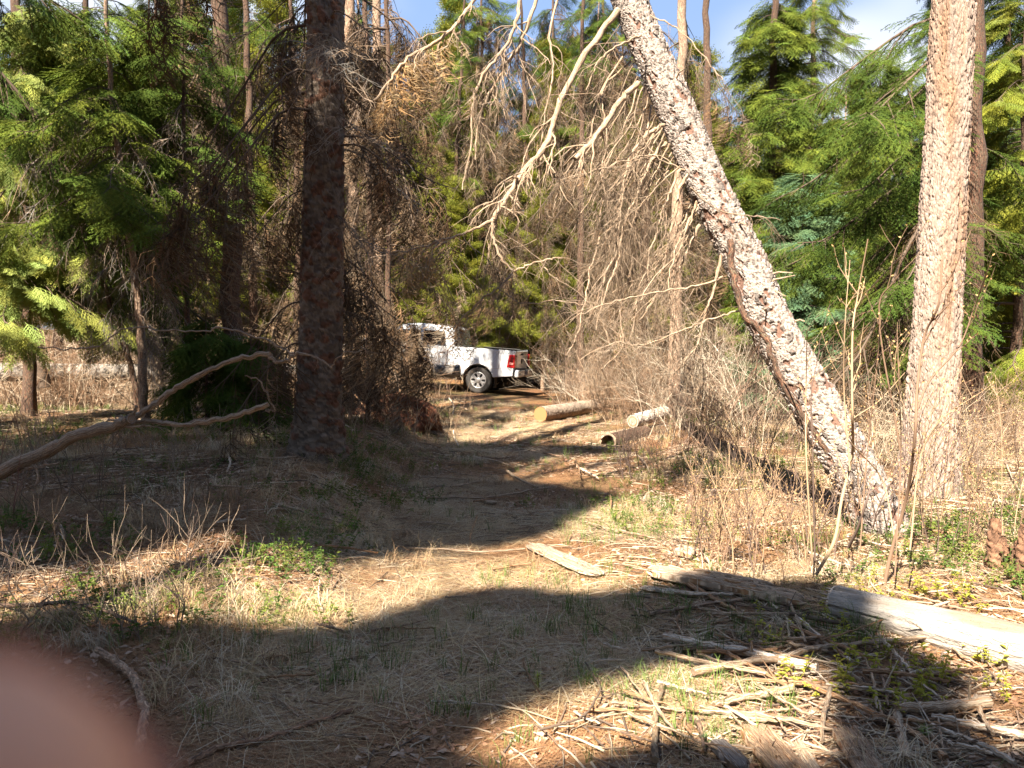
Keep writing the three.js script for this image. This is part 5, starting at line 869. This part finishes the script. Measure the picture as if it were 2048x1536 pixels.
const PX = (d, w, ...l) => ({ pts: l.map(([x, y], k) => P(x, y, d + 0.15 * Math.sin(k * 2.1 + x))), w });
{
  const d = 5.0;
  shrub('tall budding bare shrub rising beside the grey log in front of the leaning tree', G(1700, 1190), [
    { ...PX(d, 0.012, [1632, 1150], [1668, 1083], [1683, 1000], [1704, 912], [1705, 834], [1704, 760], [1706, 652], [1714, 600], [1736, 478]), n: 9, m: 1 },
    { ...PX(4.75, 0.014, [1761, 1225], [1771, 1157], [1788, 1083], [1812, 1000], [1831, 860], [1834, 782], [1850, 668], [1876, 613], [1884, 520]), n: 9, m: 0 },
    { ...PX(4.75, 0.007, [1834, 820], [1860, 760], [1920, 690], [1950, 610], [1975, 540]), n: 6, m: 0 }, { ...PX(4.9, 0.006, [1700, 940], [1688, 780], [1690, 650], [1700, 520]), n: 4, m: 1 },
    { ...PX(5.1, 0.007, [1625, 1130], [1612, 900], [1612, 780], [1614, 660]), n: 5, m: 1 }, { ...PX(5.1, 0.006, [1630, 1120], [1625, 886], [1623, 780], [1640, 700]), n: 5, m: 2 },
    { ...PX(4.8, 0.005, [1790, 1150], [1802, 900], [1798, 760], [1794, 660]), n: 5, m: 0 }, { ...PX(5.0, 0.005, [1720, 1100], [1735, 900], [1755, 720], [1762, 630]), n: 5, m: 0 },
    { ...PX(5.0, 0.006, [1790, 1080], [1765, 960], [1690, 860], [1760, 800], [1810, 745]), n: 6, m: 1 }, { ...PX(4.85, 0.006, [1800, 900], [1760, 600], [1790, 560], [1808, 490]), n: 4, m: 0 },
    { ...PX(5.0, 0.011, [1697, 1095], [1713, 1062], [1734, 1000], [1740, 975]), n: 1, m: 2 }, { ...PX(4.7, 0.006, [1820, 1100], [1845, 900], [1885, 830], [1900, 760]), n: 5, m: 1 },
  ], 401, { buds: 0.02 });
  const many = (label, x0, x1, y0, y1, n, h0, h1, seed, o = {}) => { const r = RNG(seed), st = []; let c = V(); for (let k = 0; k < n; k++) { const g = G(rr(r, x0, x1), rr(r, y0, y1)), h = rr(r, h0, h1), lean = V(rr(r, -0.4, 0.4), 0, rr(r, -0.3, 0.3)); g.y -= 0.02; c.add(g); st.push({ pts: [g, g.clone().add(V(lean.x * 0.2 * h, h * 0.35, lean.z * 0.2 * h)), g.clone().add(V(lean.x * 0.6 * h + rr(r, -0.05, 0.05), h * 0.7, lean.z * 0.6 * h)), g.clone().add(V(lean.x * h + rr(r, -0.1, 0.1), h, lean.z * h))], w: rr(r, 0.003, 0.0065) * (o.thick || 1), n: o.n || 6, from: 0.2, tl: o.tl || 1 }); } return shrub(label, c.multiplyScalar(1 / n), st, seed + 1, o); };
  many('bare reddish shrub thicket at the left of the grey log in the sun', 1420, 1720, 1080, 1175, 42, 0.3, 0.85, 411, { buds: 0.012 });
  many('low bare twiggy shrub in the sunny grass left of the shrub thicket', 1330, 1480, 1060, 1150, 16, 0.25, 0.7, 413, { buds: 0.012 });
  many('thin bare shrub between the leaning tree foot and the big pine', 1720, 1900, 1000, 1120, 26, 0.4, 1.3, 415, { buds: 0.016 });
  many('bare tan shrub at the right edge in front of the dark trunk', 1890, 2080, 960, 1130, 30, 0.4, 1.5, 417, { buds: 0.016 });
  many('pale bare shrub behind the foot of the leaning tree', 1460, 1640, 930, 1000, 26, 0.4, 1.2, 419, {});
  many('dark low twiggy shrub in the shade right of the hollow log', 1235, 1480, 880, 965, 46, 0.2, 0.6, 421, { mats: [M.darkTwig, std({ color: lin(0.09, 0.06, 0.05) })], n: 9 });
  many('thin bare twigs standing on the bank before the root plate', 690, 930, 850, 900, 34, 0.3, 1.0, 423, { mats: [std({ color: lin(0.2, 0.13, 0.085) }), std({ color: lin(0.3, 0.22, 0.14) })] });
  many('bare brushy sapling tangle in front of the pickup door', 830, 930, 775, 795, 17, 0.7, 1.7, 425, { thick: 1.2, tl: 1.6, mats: [std({ color: lin(0.34, 0.26, 0.17) }), std({ color: lin(0.24, 0.15, 0.12) })] });
  many('reddish bare twigs at the left edge above the bank', -60, 120, 900, 1060, 18, 0.4, 1.2, 427, { mats: [std({ color: lin(0.2, 0.1, 0.075) }), std({ color: lin(0.22, 0.17, 0.13) })] });
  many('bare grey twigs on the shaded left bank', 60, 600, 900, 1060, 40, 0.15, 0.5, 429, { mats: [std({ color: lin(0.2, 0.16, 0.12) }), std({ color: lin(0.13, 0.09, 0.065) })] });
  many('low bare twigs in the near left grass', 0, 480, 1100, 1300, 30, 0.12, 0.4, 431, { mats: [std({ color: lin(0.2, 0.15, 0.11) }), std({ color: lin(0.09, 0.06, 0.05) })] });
  // pale tangled dry brush right of the track
  const spots = [[1160, 790, 21], [1240, 800, 18], [1320, 830, 15.5], [1400, 850, 13], [1470, 870, 11.5], [1540, 880, 11], [1220, 770, 24], [1360, 790, 20], [1460, 800, 17]], names = ['farthest', 'second', 'third', 'fourth', 'fifth', 'nearest'];
  spots.forEach(([x, y, dd], i) => { const p = P(x, y, dd); p.y = height(p.x, p.z); const r = RNG(450 + i), st = []; for (let k = 0; k < 36; k++) { const g = p.clone().add(V(rr(r, -0.9, 0.9), 0, rr(r, -0.7, 0.7))); g.y = height(g.x, g.z); const h = rr(r, 0.4, 1.7), l = V(rr(r, -1.1, 1.1), 0, rr(r, -0.7, 0.7)); st.push({ pts: [g, g.clone().add(V(l.x * 0.3, h * 0.5, l.z * 0.3)), g.clone().add(V(l.x * 0.9, h * 0.95, l.z)), g.clone().add(V(l.x * 1.6, h * rr(r, 0.7, 1.1), l.z * 1.5))], w: rr(r, 0.003, 0.008), n: 10, from: 0.2, tl: 1.9 }); } shrub('pale dry brush tangle standing in the sun right of the track', p, st, 470 + i, { group: 'dry brush tangles right of the track', mats: [std({ color: lin(0.34, 0.28, 0.21) }), std({ color: lin(0.2, 0.13, 0.09) }), std({ color: lin(0.44, 0.39, 0.31) }), std({ color: lin(0.1, 0.07, 0.05) })] }); });
}

// ------------------------------------------------------------------ ground cover that nobody could count
{
  const bladeTuft = (seed, n, len, w, flop, spread) => { const b = new MB(), r = RNG(seed); for (let k = 0; k < n; k++) { const a = rr(r, 0, 6.283), l = len * rr(r, 0.5, 1.2), o = V(Math.cos(a), 0, Math.sin(a)), p = V(rr(r, -spread, spread), 0, rr(r, -spread, spread)), s = V(-o.z, 0, o.x), f = flop * rr(r, 0.6, 1.3), bend = rr(r, -0.4, 0.4); const pts = [p]; for (let j = 1; j <= 4; j++) { const q = j / 4, up = l * Math.sin(q * 1.5) * (1 - f * q * 0.8), out = l * q * (0.25 + 0.75 * f * q); pts.push(p.clone().addScaledVector(o, out).addScaledVector(s, bend * l * q * q * 0.5).add(V(0, Math.max(0.004 + 0.01 * r(), up), 0))); } b.blade(pts, w, w * 0.25, s); } return b.geo(); };
  const matted = (seed, n, len, w, lift) => { const b = new MB(), r = RNG(seed); for (let k = 0; k < n; k++) { const a = rr(r, 0, 6.283), l = len * rr(r, 0.4, 1.2), o = V(Math.cos(a), 0, Math.sin(a)), s = V(-o.z, 0, o.x), c = V(rr(r, -0.16, 0.16), rr(r, 0.003, lift), rr(r, -0.16, 0.16)), cu = rr(r, -0.25, 0.25); const pts = []; for (let j = 0; j <= 3; j++) { const q = j / 3 - 0.5; pts.push(c.clone().addScaledVector(o, q * l).addScaledVector(s, cu * l * q * q).add(V(0, lift * 0.6 * (0.25 - q * q) * 2 * r(), 0))); } b.blade(pts, w, w * 0.5, s); } return b.geo(); };
  const leafLitter = (seed) => { const b = new MB(), r = RNG(seed); for (let k = 0; k < 7; k++) { const a = rr(r, 0, 6.28); b.leaf(V(rr(r, -0.15, 0.15), rr(r, 0.006, 0.018), rr(r, -0.15, 0.15)), V(Math.cos(a), rr(r, -0.1, 0.3), Math.sin(a)).normalize(), V(rr(r, -0.4, 0.4), 1, rr(r, -0.4, 0.4)), rr(r, 0.03, 0.07), rr(r, 0.015, 0.04), rr(r, -0.3, 0.3)); } return b.geo(); };
  const twigLitter = (seed) => { const b = new MB(), r = RNG(seed); for (let k = 0; k < 6; k++) { const a = rr(r, 0, 6.28), l = rr(r, 0.06, 0.26), c = V(rr(r, -0.18, 0.18), rr(r, 0.004, 0.02), rr(r, -0.18, 0.18)), d = V(Math.cos(a), rr(r, -0.05, 0.15), Math.sin(a)); b.tube([c.clone().addScaledVector(d, -l / 2), c.clone().add(V(rr(r, -0.01, 0.01), 0.006, rr(r, -0.01, 0.01))), c.clone().addScaledVector(d, l / 2)], [rr(r, 0.0022, 0.005), 0.0015], 4, false); } return b.geo(); };
  const sprig = (seed) => { const b = new MB(), r = RNG(seed); for (let k = 0; k < 4; k++) { const o = V(rr(r, -0.05, 0.05), 0, rr(r, -0.05, 0.05)), e = o.clone().add(V(rr(r, -0.06, 0.06), rr(r, 0.05, 0.14), rr(r, -0.06, 0.06))); b.tube([o, o.clone().lerp(e, 0.5), e], [0.0018, 0.001], 3, false); for (let q = 0; q < 7; q++) { const c = o.clone().lerp(e, 0.3 + 0.7 * r()), a = rr(r, 0, 6.28); b.leaf(c, V(Math.cos(a), rr(r, -0.1, 0.5), Math.sin(a)).normalize(), V(0, 1, 0), rr(r, 0.014, 0.03), rr(r, 0.009, 0.017), 0.2); } } return b.geo(); };
  const track = (x, d) => { const c = d < 4.5 ? -0.35 : lerp(-0.35, -0.55, sstep(4.5, 18, d)); return Math.exp(-Math.pow((x - c) / 1.0, 2)); };
  function scatter(name, label, cat, geos, mat, n, seed, pick, o = {}) {                    // pick(x, d, r) -> null or { s, c }
    const r = RNG(seed), lists = geos.map(() => []); let tries = 0, k = 0;
    while (k < n && tries++ < n * 6) {
      const d = (o.d0 ?? 1.7) + ((o.d1 ?? 22) - (o.d0 ?? 1.7)) * Math.pow(r(), o.pow ?? 1.5), x = rr(r, -0.78, 0.78) * d + rr(r, -0.6, 0.6), q = pick(x, d, r); if (!q) continue;
      const z = -d, e = 0.12, nx = height(x - e, z) - height(x + e, z), nz = height(x, z - e) - height(x, z + e), up = V(nx / (2 * e), 1, nz / (2 * e)).normalize(), a = r() * 6.283;
      const dir = V(Math.cos(a), 0, Math.sin(a)); dir.addScaledVector(up, -dir.dot(up)).normalize();
      const m = basis(V(x, height(x, z) + (o.lift ?? 0.002), z), dir, up, q.s), v = rr(r, 0.7, 1.3); lists[k++ % geos.length].push({ m, c: grade(q.c, v) });
    }
    const g = thing(name, label, cat, V()); g.userData.kind = 'stuff'; lists.forEach((l, i) => { if (l.length) instances(['blade_mass', 'blade_mass', 'blade_mass', 'blade_mass'][i], geos[i], mat, l, g); });
    return g;
  }
  const pat = (x, d, s, f = 1) => fbm(x * f + 40, d * f, 3, s), straw = (r, k = 1) => { const q = r(); return grade(q < 0.2 ? [0.2, 0.13, 0.08] : q < 0.55 ? [0.42, 0.32, 0.18] : q < 0.8 ? [0.30, 0.19, 0.10] : [0.48, 0.41, 0.30], k); };
  scatter('dry_grass', 'matted dead straw coloured grass lying over the forest floor', 'dry grass', [matted(1, 32, 0.22, 0.0018, 0.02), matted(2, 28, 0.30, 0.0021, 0.03)], M.grass, 4600, 801, (x, d, r) => { const p = pat(x, d, 50) + 0.14 * track(x, d) - (x < -1.2 ? 0.12 : 0) - (d > 7.5 && d < 12.5 ? 0.08 : 0) + (d > 3.4 && d < 7.5 && x > -3 && x < 2.5 ? 0.1 : 0) - (x > 0.9 && d < 4.9 ? 0.2 : 0) - (d < 4.3 ? 0.09 : 0); return p > 0.5 + 0.17 * r() ? { s: rr(r, 0.6, 1.15) * (1 + d * 0.05), c: straw(r) } : null; });
  scatter('dry_grass', 'drooping tufts of dry bent grass standing on the near ground', 'dry grass', [bladeTuft(3, 30, 0.21, 0.0028, 1.0, 0.05), bladeTuft(4, 22, 0.29, 0.003, 0.95, 0.05)], M.grass, 2600, 802, (x, d, r) => { const p = pat(x, d, 52, 1.4) + (x < -0.4 ? 0.08 : 0) - 0.04 * track(x, d) - (x > 0.9 && d < 4.8 ? 0.2 : 0); return p > 0.5 + 0.14 * r() ? { s: rr(r, 0.6, 1.2), c: straw(r, 0.95) } : null; }, { pow: 1.3, d1: 20 });
  scatter('green_grass', 'short fresh green blades among the dry grass', 'grass', [bladeTuft(5, 12, 0.13, 0.0035, 0.4, 0.04), bladeTuft(6, 9, 0.18, 0.0035, 0.35, 0.03)], M.grass, 3400, 803, (x, d, r) => (pat(x, d, 54, 1.2) > 0.5 + 0.16 * r() ? { s: rr(r, 0.5, 1.1), c: [0.085, 0.14, 0.022] } : null), { pow: 1.2 });
  scatter('needle_litter', 'fallen reddish brown needles covering the ground', 'needle litter', [matted(7, 60, 0.06, 0.0022, 0.014), matted(8, 60, 0.05, 0.002, 0.012)], M.grass, 16000, 804, (x, d, r) => (pat(x, d, 56) > 0.22 + 0.3 * r() ? { s: rr(r, 0.9, 1.5), c: r() < 0.6 ? [0.22, 0.11, 0.05] : [0.3, 0.18, 0.09] } : null), { d1: 13, pow: 1.4 });
  scatter('leaf_litter', 'curled dead brown leaves strewn on the ground', 'leaf litter', [leafLitter(1), leafLitter(2), leafLitter(3)], std({ roughness: 0.8 }), 6500, 805, (x, d, r) => (pat(x, d, 58) + (x > 0.3 && d < 6 ? 0.12 : 0) > 0.4 + 0.2 * r() ? { s: rr(r, 0.5, 1.1), c: r() < 0.5 ? [0.24, 0.13, 0.075] : [0.32, 0.23, 0.17] } : null), { d1: 14, pow: 1.3 });
  scatter('twig_litter', 'thin broken twigs littering the ground', 'twig litter', [twigLitter(1), twigLitter(2), twigLitter(3)], M.twig, 5200, 806, (x, d, r) => (pat(x, d, 60) + (x > 0.9 ? 0.14 : 0) - 0.03 * track(x, d) > 0.44 + 0.16 * r() ? { s: rr(r, 0.7, 1.5), c: r() < 0.45 ? [0.38, 0.31, 0.23] : r() < 0.5 ? [0.2, 0.14, 0.1] : [0.1, 0.075, 0.06] } : null), { pow: 1.2 });
  scatter('ground_plant', 'low green leafy plants spread over the ground', 'ground plants', [sprig(1), sprig(2)], M.leaves, 1500, 807, (x, d, r) => { const p = pat(x, d, 62, 0.9) + (x > 2 && d > 4 && d < 6.5 ? 0.16 : 0) + (x < -1.2 && d > 5 && d < 11 ? 0.08 : 0) - 0.3 * track(x, d) - (d < 4.9 && x > -0.5 ? 0.3 : 0); return p > 0.52 + 0.12 * r() ? { s: rr(r, 0.7, 1.5), c: r() < 0.5 ? [0.07, 0.13, 0.02] : [0.14, 0.18, 0.03] } : null; }, { pow: 1.1, d1: 18 });
  scatter('ground_plant', 'yellowish budding sprigs among the sticks at lower right', 'ground plants', [sprig(3), sprig(4)], M.leaves, 55, 808, (x, d, r) => (x > 1.3 && x < 3.2 && d > 3.2 && d < 4.9 ? { s: rr(r, 0.8, 1.5), c: [0.30, 0.30, 0.035] } : null), { d0: 3, d1: 5, pow: 1 });
  // knee high dry brush that fills the woods
  const brush = (seed) => { const b = new MB(), r = RNG(seed); for (let k = 0; k < 26; k++) { const p = V(rr(r, -0.5, 0.5), 0, rr(r, -0.5, 0.5)), d = V(rr(r, -0.5, 0.5), 1, rr(r, -0.5, 0.5)).normalize(); twigs(b, r, p, d, rr(r, 0.5, 1.3), 0.006, 2, -0.02, 0.22); } return b.geo(); };
  const inst = (name, label, cat, geos, mat, seed, n, place) => { const r = RNG(seed), lists = geos.map(() => []); for (let k = 0; k < n; k++) { const q = place(r); if (!q) continue; const p = V(q.x, height(q.x, -q.d) - 0.03, -q.d), a = r() * 6.283; lists[k % geos.length].push({ m: basis(p, V(Math.cos(a), 0, Math.sin(a)), V(rr(r, -0.15, 0.15), 1, rr(r, -0.15, 0.15)), q.s), c: q.c }); } const g = thing(name, label, cat, V()); g.userData.kind = 'stuff'; lists.forEach((l, i) => { if (l.length) instances('brush_mass', geos[i], mat, l, g); }); };
  const BR = [brush(1), brush(2), brush(3)], bc = (r) => { const q = r(); return grade(q < 0.4 ? [0.34, 0.25, 0.17] : q < 0.75 ? [0.22, 0.14, 0.09] : [0.40, 0.33, 0.25], rr(r, 0.7, 1.2)); };
  inst('dry_undergrowth', 'mass of bare brown undergrowth filling the woods behind', 'undergrowth', BR, M.twig, 820, 620, (r) => { const d = 15 + 40 * Math.pow(r(), 1.3), x = rr(r, -0.76, 0.76) * d, c = -0.035 * d; if (d < 29 && x > -5.5 - (d < 24 ? -3 : 0) && x < 1.6 && d > 10) { if (Math.abs(x - c) < 2.0 || d > 22) return null; } return { d, x, s: rr(r, 0.7, 1.6), c: bc(r) }; });
  inst('dry_undergrowth', 'bare brown undergrowth round the left trunks', 'undergrowth', BR, M.twig, 821, 70, (r) => { const d = rr(r, 17.5, 24), x = rr(r, -0.72, -0.2) * d; return { d, x, s: rr(r, 0.6, 1.1), c: grade([0.24, 0.16, 0.10], rr(r, 0.6, 1.2)) }; });
  inst('dry_undergrowth', 'bare tan undergrowth between the leaning tree and the right edge', 'undergrowth', BR, M.twig, 822, 60, (r) => { const d = rr(r, 8.6, 16), x = rr(r, 0.34, 0.74) * d; return { d, x, s: rr(r, 0.4, 0.9), c: bc(r) }; });
  const leafy = U.leaf; inst('leafy_undergrowth', 'fresh yellow green leaves in the undergrowth of the woods', 'undergrowth', leafy, M.leaves, 823, 0, () => null);
}
// small plants one can point at
{
  const seedling = (label, x, y, h, col, seed) => { const p = G(x, y), t = thing('pine_seedling', label, 'seedling', p), r = RNG(seed), b = new MB(), n = new MB(); b.tube([V(), V(0.004, h * 0.5, 0), V(0, h, 0.002)], [0.003, 0.0018], 5); for (let k = 0; k < 70; k++) { const q = Math.pow(r(), 0.6), c = V(0, h * (0.35 + 0.65 * q), 0), a = rr(r, 0, 6.28), d = V(Math.cos(a), rr(r, 0.2, 1), Math.sin(a)).normalize(), s = V(-Math.sin(a), 0, Math.cos(a)).multiplyScalar(0.0013); n.tri(c.clone().add(s), c.clone().sub(s), c.clone().addScaledVector(d, rr(r, 0.025, 0.05))); } part('stem', b.geo(), M.boughBark, t); const m = part('needle_foliage', n.geo(), std({ color: lin(...col) }), t); m.userData.kind = 'stuff'; };
  seedling('tiny bright yellow green pine seedling on the near track', 1076, 1392, 0.1, [0.28, 0.34, 0.04], 1);
  seedling('small green seedling at the bottom edge left of the bark slabs', 1412, 1512, 0.08, [0.06, 0.14, 0.03], 2);
  seedling('small green conifer seedling below the stout level stick', 1848, 1500, 0.09, [0.12, 0.18, 0.03], 3);
  seedling('low green conifer seedling beside the yellow sprigs', 1482, 1300, 0.09, [0.05, 0.11, 0.03], 4);
}
// ------------------------------------------------------------------ the photographer's fingertip, close in front of the lens
{
  const tip = P(-150, 1748, 0.03), ax = V(0.62, 0.74, -0.25).normalize(), side = ax.clone().cross(V(0, 0, 1)).normalize(), up = side.clone().cross(ax).normalize();
  const t = thing('finger', 'blurred pink fingertip covering the lower left corner', 'finger', tip), b = new MB(), rows = [], N = 40, K = 28;
  const rad = (s) => 0.0081 * (s < 0.0081 ? Math.sqrt(Math.max(0, 1 - Math.pow(1 - s / 0.0081, 2))) : 1) * (1 + 0.06 * Math.exp(-Math.pow((s - 0.024) / 0.006, 2)) + 0.02 * Math.sin(s * 2600) * Math.exp(-Math.pow((s - 0.026) / 0.003, 2)) + sstep(0.01, 0.05, s) * 0.08);
  for (let k = 0; k <= N; k++) { const s = 0.056 * Math.pow(k / N, 1.4), row = []; for (let j = 0; j < K; j++) { const a = j / K * Math.PI * 2, r = rad(s), bend = -0.004 * sstep(0.02, 0.05, s); const p = ax.clone().multiplyScalar(0.0081 - s).addScaledVector(side, Math.cos(a) * r * 1.04).addScaledVector(up, Math.sin(a) * r * 0.92 + bend); row.push(b.vert(p.x, p.y, p.z, 0, 0, 1, j / K, s * 20)); } rows.push(row); }
  for (let k = 0; k < N; k++) for (let j = 0; j < K; j++) { const q = (j + 1) % K; b.i.push(rows[k][j], rows[k][q], rows[k + 1][j], rows[k][q], rows[k + 1][q], rows[k + 1][j]); }
  const g = b.geo(); g.computeVertexNormals();
  part('skin', g, new THREE.MeshPhysicalMaterial({ color: lin(0.72, 0.33, 0.19), roughness: 0.55, sheen: 0.2, side: THREE.DoubleSide }), t);
  const nb = new MB(), nr = []; for (let k = 0; k <= 8; k++) { const row = []; for (let j = 0; j <= 10; j++) { const a = lerp(-0.85, 0.85, j / 10) - Math.PI / 2, s = lerp(0.0015, 0.0125, k / 8), r = rad(Math.max(s, 0.004)) * 1.03; const p = ax.clone().multiplyScalar(0.0081 - s).addScaledVector(side, Math.cos(a) * r).addScaledVector(up, Math.sin(a) * r * 0.93); row.push(nb.vert(p.x, p.y, p.z, 0, 0, 1, 0, 0)); } nr.push(row); }
  for (let k = 0; k < 8; k++) for (let j = 0; j < 10; j++) nb.i.push(nr[k][j], nr[k][j + 1], nr[k + 1][j], nr[k][j + 1], nr[k + 1][j + 1], nr[k + 1][j]);
  const ng = nb.geo(); ng.computeVertexNormals(); part('fingernail', ng, new THREE.MeshPhysicalMaterial({ color: lin(0.7, 0.42, 0.34), roughness: 0.25, side: THREE.DoubleSide }), t);
}
renderer.render(scene, camera);
